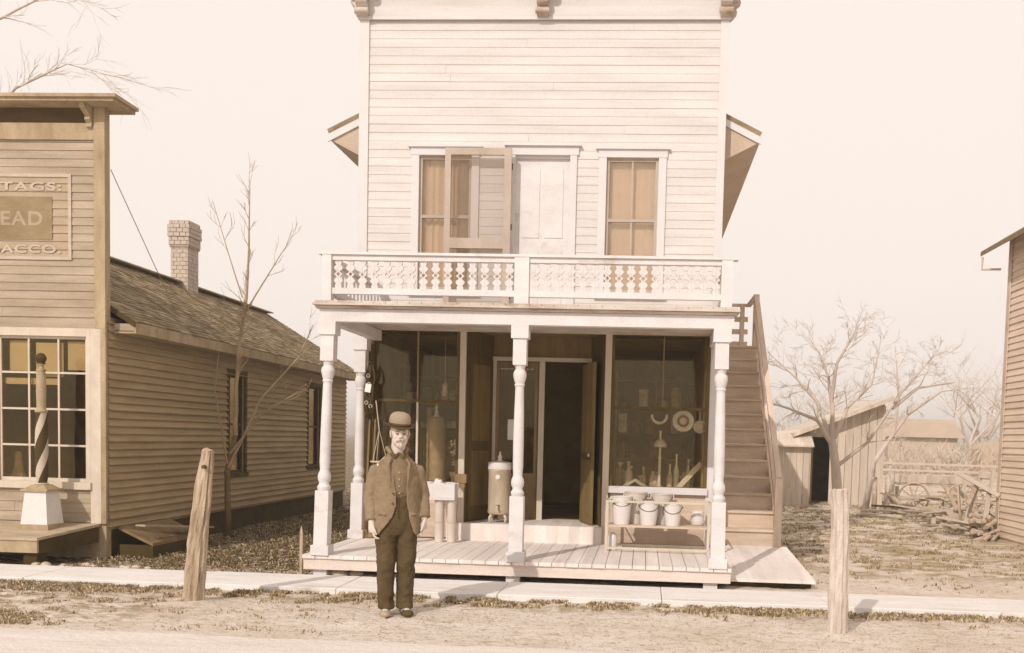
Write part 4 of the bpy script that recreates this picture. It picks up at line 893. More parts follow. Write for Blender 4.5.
# deck of the left store
b=MB(); fx=-2.97; rx=-2.80; dz=lambda y:.30+(y+.06)/.9*.08
x=-7.0; 
yy=-.06
while yy<LY-.02:
    y2=min(yy+.15-.005,LY-.005); xr1=fx+(rx-fx)*(yy+.06)/.9; xr2=fx+(rx-fx)*(y2+.06)/.9
    b.hexa([(-7,yy,dz(yy)-.03),(xr1,yy,dz(yy)-.03),(xr2,y2,dz(y2)-.03),(-7,y2,dz(y2)-.03),(-7,yy,dz(yy)),(xr1,yy,dz(yy)),(xr2,y2,dz(y2)),(-7,y2,dz(y2))]); yy+=.15
b.build('deck_floor',M['deck_dark'],lst)
b=MB(); b.box(-7,fx-.01,-.045,-.015,.14,.269); b.build('deck_fascia',M['ls_trim'],lst)
b=MB(); b.hexa([(fx-.045,-.015,.13),(fx-.015,-.015,.13),(rx-.01,LY-.04,.17),(rx-.045,LY-.04,.17),(fx-.045,-.015,.265),(fx-.015,-.015,.265),(rx-.01,LY-.04,.34),(rx-.045,LY-.04,.34)]); b.build('deck_side_board',M['under'],lst)
bx('deck_pier',M['under'],lst,-4.2,-4.05,.02,.2,-.05,.14); bx('deck_pier',M['under'],lst,fx-.2,fx-.06,.02,.2,-.05,.13)
# painted sign
sg=thing('painted_sign',(-3.6,LY-.03,3.3),'large faded tobacco sign painted with white border and letters on the left shop front','sign')
SX0,SX1,SZ0,SZ1=-4.9,-3.115,3.31,4.25
LFs=lambda u,n,v:(u,LY-.004-n,v)
v_=2.70
while v_<SZ0-.04: v_+=.0905
ve=v_
b=MB(); clap(b,LFs,SX0,SX1,v_,SZ1,.0905,joints=False,thick=.015); b.build('sign_ground',M['sign_bg'],sg)
yf=LY-.0212
b=MB(); b.box(SX1-.035,SX1,yf-.003,yf+.004,SZ0,SZ1); b.box(SX0,SX1-.035,yf-.003,yf+.004,SZ1-.035,SZ1); b.box(SX0,SX1-.035,yf-.003,yf+.004,SZ0,SZ0+.035); b.build('border',M['sign_txt'],sg)
b=MB(); b.box(SX0+.1,-3.335,yf-.001,yf+.004,3.53,4.00); b.build('dark_panel',M['sign_box'],sg)
def text(s_,x,z,size,y,m_,par,ext=.0008,sxx=1.25,al='RIGHT'):
    cu=bpy.data.curves.new('lettering','FONT'); cu.body=s_; cu.size=size; cu.extrude=ext; cu.align_x=al; cu.space_character=1.15
    cu.offset=.004*size/.15
    to=bpy.data.objects.new('t',cu); COL.objects.link(to); bpy.context.view_layer.update()
    me=bpy.data.meshes.new_from_object(to.evaluated_get(bpy.context.evaluated_depsgraph_get())); bpy.data.objects.remove(to)
    o=bpy.data.objects.new('lettering',me); COL.objects.link(o); me.materials.clear(); me.materials.append(m_)
    me.transform(Matrix.Translation((x,y,z))@Matrix.Rotation(rad(90),4,'X')@Matrix.Diagonal((sxx,1,1,1)))
    o.parent=par; o.matrix_parent_inverse=Matrix.Translation(par.location).inverted(); return o
text('TAGS:',-3.22,4.07,.125,yf-.002,M['sign_txt'],sg,sxx=1.9)
text('HEAD',-3.44,3.69,.21,yf-.002,M['sign_bg'],sg,sxx=1.15)
text('TOBACCO.',-3.23,3.385,.125,yf-.002,M['sign_txt'],sg,sxx=1.62)

# barber pole
bp_=thing('barber_pole',(-3.27,.50,.335),'spiral striped wooden barber pole with ball top on a tapered white pedestal','barber pole')
def loc(b,name,m_,sm=False,par=None): return b.build(name,m_,par or bp_,sm,loc=(0,0,0))
b=MB(); b.box(-.16,.16,-.15,.15,.0,.06); loc(b,'plinth',M['ls_trim'])
b=MB(); w0,w1=.15,.118; b.hexa([(-w0,-w0,.061),(w0,-w0,.061),(w0,w0,.061),(-w0,w0,.061),(-w1,-w1,.42),(w1,-w1,.42),(w1,w1,.42),(-w1,w1,.42)]); loc(b,'pedestal',M['enamel'])
b=MB(); b.box(-.15,.15,-.15,.15,.421,.445); b.hexa([(-.13,-.13,.445),(.13,-.13,.445),(.13,.13,.445),(-.13,.13,.445),(-.07,-.07,.49),(.07,-.07,.49),(.07,.07,.49),(-.07,.07,.49)]); loc(b,'cap_moulding',M['ls_trim'])
b=MB(); n=24; rows=48; zb,ztp=.50,1.27
pf=lambda t:.052+.014*math.sin(math.pi*min(1,t*1.1))**.6 if t<.9 else .056
vs=[];fs=[];mi=[]
for i in range(rows+1):
    t=i/rows
    for j in range(n): a=2*math.pi*(j/n)+t*5.2; vs.append((pf(t)*math.cos(a),pf(t)*math.sin(a),zb+(ztp-zb)*t))
for i in range(rows):
    for j in range(n): k=(j+1)%n; fs.append((i*n+j,i*n+k,(i+1)*n+k,(i+1)*n+j)); mi.append(1 if (j%12)>=5 else 0)
o_=len(b.v); b.v+=vs; b.f+=fs; b.mi+=mi; b.build('striped_shaft',[M['polew'],M['stripe']],bp_,True,loc=(0,0,0))
b=MB(); b.lathe([(.05,.488),(.068,.492),(.068,.503),(.054,.508)],(0,0,0),20); loc(b,'base_ring',M['polew'],True); b=MB(); b.lathe([(.055,1.27),(.066,1.28),(.066,1.295),(.05,1.305),(.046,1.33),(.05,1.5),(.046,1.70),(.04,1.72),(.055,1.735),(.03,1.75),(.028,1.79),(.045,1.80)],(0,0,0),20); loc(b,'upper_shaft',M['ls_trim'],True)
b=MB(); b.ball((0,0,1.86),(.055,.055,.06),12); b.lathe([(.04,1.80),(.048,1.81),(.03,1.82)],(0,0,0),16); b.lathe([(.056,1.853),(.059,1.86),(.056,1.867)],(0,0,0),20); loc(b,'ball_finial',M['stripe'],True)

# slanted hatch beside the left shop
t=thing('cellar_hatch',(-2.45,1.5,0),'low slanted board hatch lying against the side wall of the left shop','hatch')
b=MB()
for i in range(4):
    y0=1.0+i*.3; b.hexa([(-2.68,y0,.30),(-2.28,y0,.12),(-2.28,y0+.285,.12),(-2.68,y0+.285,.30),(-2.68,y0,.335),(-2.28,y0,.155),(-2.28,y0+.285,.155),(-2.68,y0+.285,.335)])
b.build('lid',M['shade_wood'],t)
b=MB(); b.box(-2.32,-2.28,1.0,2.19,-.03,.12); b.box(-2.67,-2.32,1.0,1.03,-.03,.13); b.build('frame',M['under'],t)
b=MB(); b.bar((-2.4,.95,.36),(-2.25,2.4,.22),.12,.02); o=b.build('loose_board',M['deck_dark']); tag(o,'loose grey board lying on the slanted hatch by the side wall','board')
# picket stake at porch corner
b=MB(); b.box(-.185,-.155,.08,.1,-.03,.43); b.hexa([(-.185,.08,.43),(-.155,.08,.43),(-.155,.1,.43),(-.185,.1,.43),(-.172,.085,.5),(-.168,.085,.5),(-.168,.095,.5),(-.172,.095,.5)]); o=b.build('picket',M['peeled']); 
for v in o.data.vertices: v.co.x-=.05
tag(o,'short pointed picket standing at the left corner of the porch','picket')
# stones
def stone(x,y,r,label,cat='stone',seed=0):
    b=MB(); b.ball((0,0,0),(r*1.3,r,r*.7),8); rr=Vector((seed*3.3,seed,0)); b.v=[tuple(Vector(p)*(1+.35*mnoise.noise(Vector(p)/r*.8+rr))) for p in b.v]
    o=b.build('stone',M['rock'],None,True); o.location=(x,y,r*.25+.0); tag(o,label,cat); return o
for i,(x,y,r) in enumerate(((.18,.1,.075),(.36,.12,.06),(.03,.1,.05),(.75,.1,.04))):
    stone(x,y,r,['large flat pale stone under the left end of the porch','pale stone under the porch skirt, right of the large one','small stone under the left front column','small stone under the porch just left of the man'][i],seed=i)
rr=random.Random(5)
for i in range(14):
    s_=stone(-3.05+i*.09+rr.uniform(-.03,.03),-.08+rr.uniform(-.06,.18),rr.uniform(.022,.045),'small rubble stone in the row beside the left shop deck corner',seed=i+5); s_['group']='rubble by the left deck'

# ------------------------------------------------------------------ posts
def post(name,pts,rs,m_,label,cat):
    b=MB(); P=[]; Q=[]
    for i in range(len(pts)-1):
        for k in range(8):
            t=k/8; P.append(Vector(pts[i]).lerp(Vector(pts[i+1]),t)); Q.append(rs[i]+(rs[i+1]-rs[i])*t)
    P.append(Vector(pts[-1])); Q.append(rs[-1]); b.tube(P,Q,36,wob=.2,ridge=.16)
    for i in range(len(b.v)-36,len(b.v)): q=b.v[i]; b.v[i]=(q[0],q[1],q[2]+.03*mnoise.noise(Vector(q)*22))
    t=thing(name,pts[0],label,cat); b.build('post_shaft',m_,t,False); return t
t=post('hitching_post',[(-.50,-1.75,-.05),(-.46,-1.75,.5),(-.40,-1.75,1.0),(-.365,-1.75,1.30)],[.083,.078,.066,.045],M['peeled'],'leaning rough hitching post with a hole near its top at the left','post')
b=MB(); b.tube([(-.372,-1.84,1.16),(-.372,-1.70,1.16)],.016,10); b.build('ring_hole',M['iron'],t)
post('hitching_post',[(4.85,-2.05,-.05),(4.845,-2.05,.5),(4.835,-2.05,.95),(4.82,-2.05,1.13)],[.075,.070,.068,.074],M['whitish'],'upright bleached hitching post with blunt top standing at the right in the street edge','post')

# ------------------------------------------------------------------ trees
def grow(b,p,d,L_,r,depth,rr,spread=.6,up=.15,twig=None):
    n=4; pts=[p]; rs=[r]; q=Vector(p); dd=Vector(d).normalized()
    for i in range(n):
        dd=(dd+Vector((rr.gauss(0,.13),rr.gauss(0,.13),rr.gauss(0,.10)+up*.25))).normalized(); q=q+dd*L_/n; pts.append(q.copy()); rs.append(r*(1-.45*(i+1)/n))
    b.tube(pts,rs,6 if r<.03 else 9,cap=False)
    if depth<=0: return
    for k in range(rr.randint(2,3)):
        i=rr.randint(1,n); ax=Vector((rr.gauss(0,1),rr.gauss(0,1),rr.gauss(0,.5))).normalized()
        nd=(dd+ax*spread*rr.uniform(.6,1.3)).normalized()
        grow(b,pts[i],nd,L_*rr.uniform(.5,.8),max(.0028,rs[i]*.58),depth-1,rr,spread,up)
def crown(paths,seed,depth,tl,spread=.8,minr=.003,up=.15):
    rr=random.Random(seed); b=MB()
    for pts,rs in paths:
        pts=[Vector(p) for p in pts]; P=[];Q=[]
        for i in range(len(pts)-1):
            for k in range(4): t=k/4; P.append(pts[i].lerp(pts[i+1],t)+Vector((rr.gauss(0,rs[i]*.15),rr.gauss(0,rs[i]*.15),0))); Q.append(rs[i]+(rs[i+1]-rs[i])*t)
        P.append(pts[-1]); Q.append(rs[-1]); b.tube(P,Q,10,cap=False)
        for i in range(4,len(P)):
            for _ in range(2):
                if rr.random()<.75:
                    d=(P[i]-P[i-1]).normalized(); ax=Vector((rr.gauss(0,1),rr.gauss(0,.8),rr.gauss(0,.7)))
                    grow(b,P[i],(d+ax.normalized()*spread),tl*rr.uniform(.5,1.1),max(minr,Q[i]*.4),depth,rr,spread*.75,up)
    return b
# sapling between the shops
sp_=thing('sapling',(-2.4,3.3,0),'thin leafless sapling growing beside the dark side wall of the left shop','tree')
b=MB(); b.tube([(-2.40,3.3,-.05),(-2.42,3.32,.5),(-2.45,3.38,.9),(-2.36,3.42,1.4)],[.05,.042,.038,.034],10,wob=.2); b.build('trunk',M['bark_dark'],sp_,True)
b=crown([([(-2.36,3.42,1.4),(-2.36,3.45,2.1),(-2.33,3.5,2.75),(-2.24,3.5,3.3),(-2.21,3.5,4.2),(-2.2,3.5,4.85)],[.034,.028,.023,.018,.011,.004]),
 ([(-2.42,3.35,.95),(-2.0,3.4,1.9),(-1.5,3.5,2.5),(-1.3,3.5,2.95)],[.022,.015,.009,.004]),
 ([(-2.40,3.35,1.15),(-1.95,3.3,1.7),(-1.5,3.4,2.0)],[.016,.01,.004]),
 ([(-2.26,3.5,3.1),(-1.95,3.5,3.6),(-1.6,3.5,4.15)],[.013,.008,.003]),
 ([(-2.44,3.36,1.0),(-2.55,3.2,2.0),(-2.5,3.3,3.0)],[.013,.009,.003]),
 ([(-2.3,3.5,3.3),(-2.5,3.5,3.9),(-2.72,3.5,4.6)],[.009,.006,.003])],21,1,.28,.6,.0028,.25)
b.build('branches',M['twig'],sp_,True)
# old fruit tree in the right yard
tr=thing('bare_tree',(7.05,9,0),'spreading leafless tree in front of the slant-roofed shed in the right yard','tree')
b=MB(); b.tube([(7.05,9,-.05),(7.0,9,.6),(6.95,9,1.1),(6.86,9,1.62)],[.12,.10,.085,.075],12,wob=.2); b.build('trunk',M['bark_far'],tr,True)
b=crown([([(6.86,9,1.55),(6.84,9,2.2),(6.75,9,2.75),(6.6,9,3.15),(6.4,9.2,3.5)],[.052,.038,.026,.013,.005]),
 ([(6.86,9,1.5),(6.55,8.9,1.95),(6.0,8.8,2.15),(5.4,8.6,2.3)],[.05,.036,.02,.007]),
 ([(6.84,9,1.6),(6.6,9.2,2.3),(6.2,9.3,2.75),(5.7,9.4,3.2)],[.045,.034,.02,.007]),
 ([(6.82,9,2.3),(6.85,8.8,3.0),(7.05,8.7,3.4),(7.15,8.7,3.65)],[.042,.03,.018,.006]),
 ([(6.9,9,1.6),(7.15,9.1,2.2),(7.6,9.2,2.65),(7.75,9.3,3.4)],[.045,.035,.02,.006]),
 ([(6.93,9,1.05),(7.5,8.9,1.55),(8.05,8.7,2.5),(8.4,8.6,2.95),(8.6,8.6,3.2)],[.042,.032,.023,.012,.005]),
 ([(7.9,8.8,2.2),(8.4,8.9,2.6),(9.1,9.0,2.72)],[.04,.025,.01])],5,3,.40,1.0,.0032,.05)
b.build('crown',M['bark_far'],tr,True)
t=thing('bare_tree',(8.3,13.0,0),'slim leafless tree right of the slant-roofed shed','tree')
b=MB(); b.tube([(8.35,12.6,-.05),(8.5,12.6,1.1),(8.8,12.6,1.6)],[.08,.06,.045],10,wob=.2); b.build('trunk',M['bark_far'],t,True)
b=crown([([(8.8,12.6,1.6),(9.2,12.6,2.2),(9.9,12.5,2.75),(10.6,12.5,2.85)],[.042,.033,.02,.007]),([(8.9,12.6,1.7),(9.0,12.6,2.6),(8.9,12.6,3.4)],[.04,.03,.01])],8,3,.36,1.0,.004,.05)
b.build('crown',M['bark_far'],t,True)
# tree whose twigs enter at the upper left corner (stands behind the left shop)
t=thing('bare_tree',(-9.6,6,0),'tall leafless tree beyond the left shop whose twig tips fill the upper left corner','tree')
b=MB(); b.tube([(-9.6,6,-.05),(-9.5,6,2),(-9.3,6,4.4)],[.24,.2,.16],12,wob=.15); b.build('trunk',M['bark_far'],t,True)
b=crown([([(-9.3,6,4.3),(-8.7,6,6.5),(-7.7,6,8.0),(-6.6,6,8.5),(-5.9,6,8.4)],[.09,.05,.026,.011,.004]),
 ([(-9.2,6,4.6),(-8.3,6.3,6.2),(-7.4,6.3,7.1),(-6.5,6.3,7.5),(-5.7,6.3,7.3)],[.07,.04,.022,.01,.004]),
 ([(-9.4,6,4.2),(-10.2,6,6.6),(-10.6,6,8.6)],[.12,.08,.02]),([(-8.5,6,5.6),(-7.8,6,6.3),(-7.1,6,6.5)],[.05,.025,.006])],13,2,.7,.7,.004,.05)
b.build('crown',M['bark_far'],t,True)

# ------------------------------------------------------------------ right yard
sh_=thing('lean_to_shed',(8.0,15,0),'bleached board shed with a slanting roof and dark open doorway in the right yard','shed')
P=lambda u,n,v:(u,15-n,v)
def topz(x): return 1.80+(x-7.09)*(2.66-1.80)/(9.26-7.09)
b=MB(); x=7.4; 
while x<9.26:
    w=.19; x2=min(x+w-.012,9.27); lo=1.68 if x<7.93 else -.05
    b.hexa([(x,14.98,lo),(x2,14.98,lo),(x2,15.01,lo),(x,15.01,lo),(x,14.98,topz(x)-.12),(x2,14.98,topz(x2)-.12),(x2,15.01,topz(x2)-.12),(x,15.01,topz(x)-.12)]); x+=w
b.box(9.24,9.30,14.96,15.04,-.05,2.5); b.box(9.25,9.28,15.04,18.2,-.05,2.45); b.box(7.42,7.47,15.02,18.2,-.05,1.7); b.box(7.42,9.28,18.2,18.25,-.05,1.8)
b.build('board_wall',M['shed'],sh_)
b=MB(); b.hexa([(7.0,14.6,topz(7.0)-.1),(9.42,14.6,topz(9.42)-.1),(9.42,18.5,topz(9.42)-.1),(7.0,18.5,topz(7.0)-.1),(7.0,14.6,topz(7.0)),(9.42,14.6,topz(9.42)),(9.42,18.5,topz(9.42)),(7.0,18.5,topz(7.0))]); b.build('roof',M['shed'],sh_)
b=MB(); b.box(7.5,7.56,15.02,15.08,-.05,1.7); b.box(7.95,9.2,15.012,15.04,1.45,1.52); b.build('door_frame',M['shade_wood'],sh_)
bx('doorway_shade_sheet',M['under'],sh_,7.48,9.23,16.8,16.82,-.05,1.75)  # dark sheet standing in for the shade behind the open doorway
ou=thing('coop',(7.1,14.6,0),'small low board coop standing against the left end of the slant-roofed shed','coop')
b=MB(); x=6.6
while x<7.42: b.box(x,min(x+.16-.01,7.42),14.5,14.53,-.05,1.42); x+=.16
b.box(6.6,6.63,14.53,15.9,-.05,1.42); b.box(7.38,7.41,14.53,14.98,-.05,1.42); b.build('board_wall',M['shed'],ou)
b=MB(); b.hexa([(6.5,14.3,1.42),(7.46,14.3,1.42),(7.46,14.95,1.76),(6.5,16.1,1.80),(6.5,14.3,1.46),(7.46,14.3,1.46),(7.46,14.95,1.80),(6.5,16.1,1.84)]); b.build('roof',M['shed'],ou)
b=MB(); b.box(6.45,7.3,14.0,14.06,.3,.36); b.box(6.45,7.3,14.0,14.06,.0,.05); [b.box(6.5+i*.14,6.5+i*.14+.08,13.98,14.0,.0,.42) for i in range(6)]
o=b.build('crate',M['shed']); tag(o,'low pale slatted crate on the grass in front of the coop','crate')
# cut posts
for x,y,h,r,l in ((8.45,12.2,.80,.06,'narrow grey stump post in front of the slant-roofed shed corner'),(8.78,12.2,.95,.12,'thick pale stump post beside the narrow grey one'),(9.05,12.6,.6,.05,'short thin post right of the thick pale stump')):
    b=MB(); b.tube([(x,y,-.05),(x+.01,y,h*.5),(x,y,h)],[r,r*.95,r*.9],10,wob=.2); o=b.build('stump_post',M['shed'] if r>.1 else M['bark'],None,True); tag(o,l,'post')
for i,(p,q,l) in enumerate((((8.0,11.2,.12),(9.8,11.6,.10),'long pale plank lying across the grass in front of the stump posts'),((8.3,11.6,.2),(9.1,11.9,.16),'short dark plank propped behind the long plank'),((7.9,11.0,.06),(8.7,10.7,.05),'short plank lying in front of the long plank'))):
    b=MB(); b.bar(p,q,.16,.04); o=b.build('plank',M['shed'] if i!=1 else M['under']); tag(o,l,'plank')
# lumber and scrap heap
rr=random.Random(31)
labs=[]
def scrap(n,x0,x1,y0,y1,zmax,lab,grp,name='scrap_board'):
    for i in range(n):
        x=rr.uniform(x0,x1); y=rr.uniform(y0,y1); z=rr.uniform(.03,zmax); L_=rr.uniform(.5,1.2); a=rr.uniform(-.5,.5)+(0 if rr.random()<.7 else 1.4); e=rr.uniform(-.25,.35)
        d=Vector((math.cos(a)*math.cos(e),math.sin(a)*math.cos(e),math.sin(e)))*L_/2; b=MB(); b.bar(-d,d,rr.uniform(.05,.12),rr.uniform(.02,.04)); o=b.build(name,rr.choice([M['shed'],M['shed'],M['bark'],M['deck_dark']])); o.location=(x,y,z+abs(d.z)); tag(o,lab,'board',grp)
scrap(46,8.7,11.0,9.6,12.6,.5,'weathered board in the jumbled scrap heap behind the yard','boards of the scrap heap')
scrap(16,8.7,9.12,7.0,9.0,.3,'short board in the litter at the foot of the right-hand siding','boards by the right-hand wall')
# ladder
t=thing('ladder',(9.0,7.6,0),'pale wooden ladder leaning on the clapboards of the right-hand building','ladder')
A=Vector((8.78,7.25,.02));B_=Vector((9.12,7.35,1.12)); C_=Vector((8.98,6.75,.02)); D_=Vector((9.16,6.95,1.12))
b=MB(); b.bar(A,B_,.07,.05,up=(0,1,0)); b.build('stile',M['shed'],t); b=MB(); b.bar(C_,D_,.05,.05,up=(0,1,0)); b.build('stile',M['shed'],t)
for i in range(5): f_=.12+.19*i; b=MB(); b.tube([A.lerp(B_,f_),C_.lerp(D_,f_)],.018,8); b.build('rung',M['shed'],t)
for i,(p,q) in enumerate((((8.75,6.9,.55),(9.15,7.5,1.05)),((8.8,7.6,1.05),(9.15,6.6,.72)),((8.5,7.4,.30),(9.1,6.9,.08)),((8.95,6.7,.03),(9.12,6.95,.9)),((8.7,8.2,.9),(9.1,8.0,.1)),((8.85,7.9,.05),(9.15,8.2,1.0)))):
    b=MB(); b.bar(p,q,.07,.03,up=(0,1,0)); o=b.build('leaning_board',M['shed'] if i%2 else M['bark']); tag(o,'weathered board propped among the ladder and barrel by the right-hand building','board','boards propped by the ladder')
def wheel(name,loc_,r,rz,lean,label):
    t=thing(name,loc_,label,'wheel','wagon wheels by the right building'); t.rotation_euler=(lean,0,rz)
    b=MB(); b.tube([(r*math.cos(a),0,r+r*math.sin(a)) for a in [2*math.pi*i/28 for i in range(29)]],.022,8,cap=False); b.build('rim',M['bark'],t,True,loc=(0,0,0))
    b=MB(); b.tube([(0,-.09,r),(0,.09,r)],.05,12); b.build('hub',M['bark'],t,loc=(0,0,0))
    for k in range(12): a=2*math.pi*k/12; b=MB(); b.tube([(.04*math.cos(a),0,r+.04*math.sin(a)),(r*math.cos(a),0,r+r*math.sin(a))],.012,6); b.build('spoke',M['bark'],t,loc=(0,0,0))
    return t
wheel('wagon_wheel',(9.02,7.9,.0),.42,rad(70),rad(-8),'old wagon wheel leaning on the right-hand siding behind the ladder')
wheel('wagon_wheel',(9.9,11.0,.0),.38,rad(15),rad(10),'wagon wheel half sunk in the scrap heap in the yard')
t=thing('barrel',(8.95,6.98,.03),'pale wooden barrel lying tilted at the foot of the ladder','barrel'); t.rotation_euler=(0,rad(42),rad(10))
b=MB(); b.lathe([(.11,0),(.13,.0),(.155,.12),(.16,.22),(.155,.32),(.13,.44),(.11,.44),(.11,.42),(.01,.42)],(0,0,0),20); b.build('staves',M['shed'],t,True,loc=(0,0,0))
b=MB(); [b.lathe([(r_,z),(r_+.006,z),(r_+.008,z+.03),(r_,z+.03)],(0,0,0),20) for r_,z in ((.138,.04),(.156,.15),(.156,.26),(.138,.37))]; b.build('hoop',M['iron'],t,loc=(0,0,0))
rr=random.Random(77)
for i in range(22):
    b=MB(); L_=rr.uniform(.15,.3); r_=rr.uniform(.02,.045); b.tube([(0,0,0),(0,L_,0)],r_,7); o=b.build('firewood_stick',M['bark']); o.location=(rr.uniform(8.95,9.13),rr.uniform(6.4,7.0),.03+rr.uniform(0,.30)); o.rotation_euler=(rr.uniform(-.5,.5),0,rad(90)+rr.uniform(-.9,.9)); tag(o,'short split stick in the firewood heap at the corner of the right-hand building','firewood','firewood sticks at the corner')
# wagon body silhouette in the yard, pale
wg=thing('farm_wagon',(10.0,12.8,0),'low farm wagon bed standing in the far part of the yard behind the scrap heap','wagon')
b=MB(); b.box(9.1,10.9,12.6,13.4,.62,.68); b.box(9.1,10.9,12.58,12.62,.68,.86); b.box(9.1,10.9,13.38,13.42,.68,.86); b.build('bed',M['shed'],wg)
for x in (9.4,10.6):
    b=MB(); r=.34; b.tube([(x+r*math.cos(a),12.52,r+r*math.sin(a)) for a in [2*math.pi*i/24 for i in range(25)]],.025,8,cap=False); [b.tube([(x,12.52,r),(x+r*math.cos(a),12.52,r+r*math.sin(a))],.012,5) for a in [2*math.pi*k/10 for k in range(10)]]; b.build('wheel',M['bark'],wg)
# right-hand building
rb=thing('side_building',(11.0,4,0),'building with tan clapboard side wall and deep eave at the right edge','building')
RXW,RYF=9.2,6.75
RS=lambda u,n,v:(RXW-n,-u,v)
b=MB(); clap(b,RS,-RYF,5.0,.05,4.9,.105,thick=.022); b.box(RXW,RXW+.1,-5,RYF,-.05,4.95); b.build('side_siding',M['rb_side'],rb)
b=MB(); b.box(RXW-.03,RXW+.0,RYF,RYF+.03,-.02,4.9); b.box(RXW-.035,RXW-.021,RYF-.12,RYF,-.02,4.9); b.build('corner_board',M['rail'],rb)
b=MB(); b.prism([(RXW,-.05),(14,-.05),(14,4.95),(11.6,6.4),(RXW,4.95)],RYF-.1,RYF-.0); b.build('rear_wall',M['rb_side'],rb)
b=MB(); b.prism([(RXW,-.05),(14,-.05),(14,4.95),(11.6,6.4),(RXW,4.95)],-5,-4.9); b.build('front_wall',M['rb_side'],rb)
b=MB(); b.hexa([(8.87,-5.3,4.72),(11.6,-5.3,6.42),(11.6,RYF+.5,6.42),(8.87,RYF+.5,4.72),(8.87,-5.3,4.80),(11.6,-5.3,6.5),(11.6,RYF+.5,6.5),(8.87,RYF+.5,4.80)]); b.hexa([(14.3,-5.3,4.72),(14.3,RYF+.5,4.72),(11.6,RYF+.5,6.42),(11.6,-5.3,6.42),(14.3,-5.3,4.80),(14.3,RYF+.5,4.80),(11.6,RYF+.5,6.5),(11.6,-5.3,6.5)]); b.build('roof',M['shade_wood'],rb)
b=MB(); b.tube([(8.89,RYF+.45,4.7),(8.89,RYF+.45,4.5),(9.15,RYF+.3,4.48)],.02,8); b.build('eave_bracket',M['rail'],rb)
# far things, distance haze put into their pale colours
fh=thing('far_house',(17,40,0),'pale distant house with low roof beyond the yard','house')
b=MB(); b.box(15.6,19.0,40,44,-.1,2.0); b.build('wall',M['far'],fh)
b=MB(); b.prism([(15.3,2.0),(19.3,2.0),(18.6,2.9),(16.2,2.9)],39.7,44.3); b.build('roof',M['fardark'],fh)
t=thing('far_outhouse',(20.3,38,0),'narrow distant outbuilding with rounded roof, right of the far house','shed')
b=MB(); b.prism([(19.5,-.1),(20.9,-.1),(20.9,1.5),(20.6,1.75),(20.2,1.85),(19.8,1.75),(19.5,1.5)],38,39.5); b.build('wall',M['bark'],t)
t=thing('board_fence',(16,30,0),'pale distant rail fence crossing behind the yard','fence')
b=MB()
for k in range(7): x=11.7+1.5*k; b.box(x,x+.10,30.08,30.18,-.05,.95+.08*math.sin(k*2.3))
b.build('fence_post',M['far'],t)
b=MB()
for z in (.28,.55,.82): b.bar((11.6,30.05,z+.02),(21,30.05,z-.03),.05,.09,up=(0,0,1))
b.build('rail',M['far'],t)
rr=random.Random(41)
for i,(x,y,h) in enumerate(((13.2,46,4.2),(15.2,52,5.0),(17.6,50,4.4),(21.5,46,5.4),(23.0,48,6.2),(25.5,52,5.5),(10.6,44,3.4),(19.8,56,4.2),(-1.4,40,6),(-4.5,44,7.0))):
    t=thing('far_tree',(x,y,0),['leafless far tree left of the distant house','tall far tree above the distant house roof','far tree behind the right part of the distant house','far tree just right of the round-roofed outbuilding','tallest far tree behind the round-roofed outbuilding','far tree at the right behind the clapboard corner','low far tree seen over the coop roof','far tree between the house and the outbuilding','far tree glimpsed between the two shops','taller far tree glimpsed between the two shops'][i],'tree','distant trees')
    b=MB(); b.tube([(x,y,-.1),(x,y,h*.3)],[.16,.12],8); b.build('trunk',M['bark_far'],t)
    paths=[([(x,y,h*.28),(x+rr.uniform(-.25,.25)*h,y+rr.uniform(-.2,.2)*h,h*.6),(x+rr.uniform(-.35,.35)*h,y,h*rr.uniform(.8,1))],[.1,.05,.012]) for _ in range(6)]
    b=crown(paths,50+i,1,h*.22,.9,.012); b.build('crown',M['bark_far'],t)
hb=MB(); rr=random.Random(6)
for i in range(7000):
    x=rr.uniform(9.5,34); y=rr.uniform(37,47); top=1.5+1.2*mnoise.noise(Vector((x*.35,0,0)))+.5*mnoise.noise(Vector((x*1.7,y,0))); z=rr.uniform(0,max(.3,top)); L_=rr.uniform(.25,.7); d=Vector((rr.gauss(0,.5),rr.gauss(0,.3),rr.uniform(.3,1))).normalized()*L_; w=rr.uniform(.012,.035); p=Vector((x,y,z))
    hb.add([p-Vector((w,0,0)),p+Vector((w,0,0)),p+d+Vector((w*.4,0,0)),p+d-Vector((w*.4,0,0))],[(0,1,2,3)])
o=hb.build('far_thicket',M['far']); tag(o,'pale brush and thicket along the far edge of the yard','thicket',kind='stuff')
# guy wire on the left shop
b=MB(); b.tube([(-2.76,1.0,4.35),(-2.9,2.2,3.55),(-2.95,2.9,3.03)],.005,5); o=b.build('guy_wire',M['ls_trim']); tag(o,'thin wire running from the left false front down to its roof','wire')
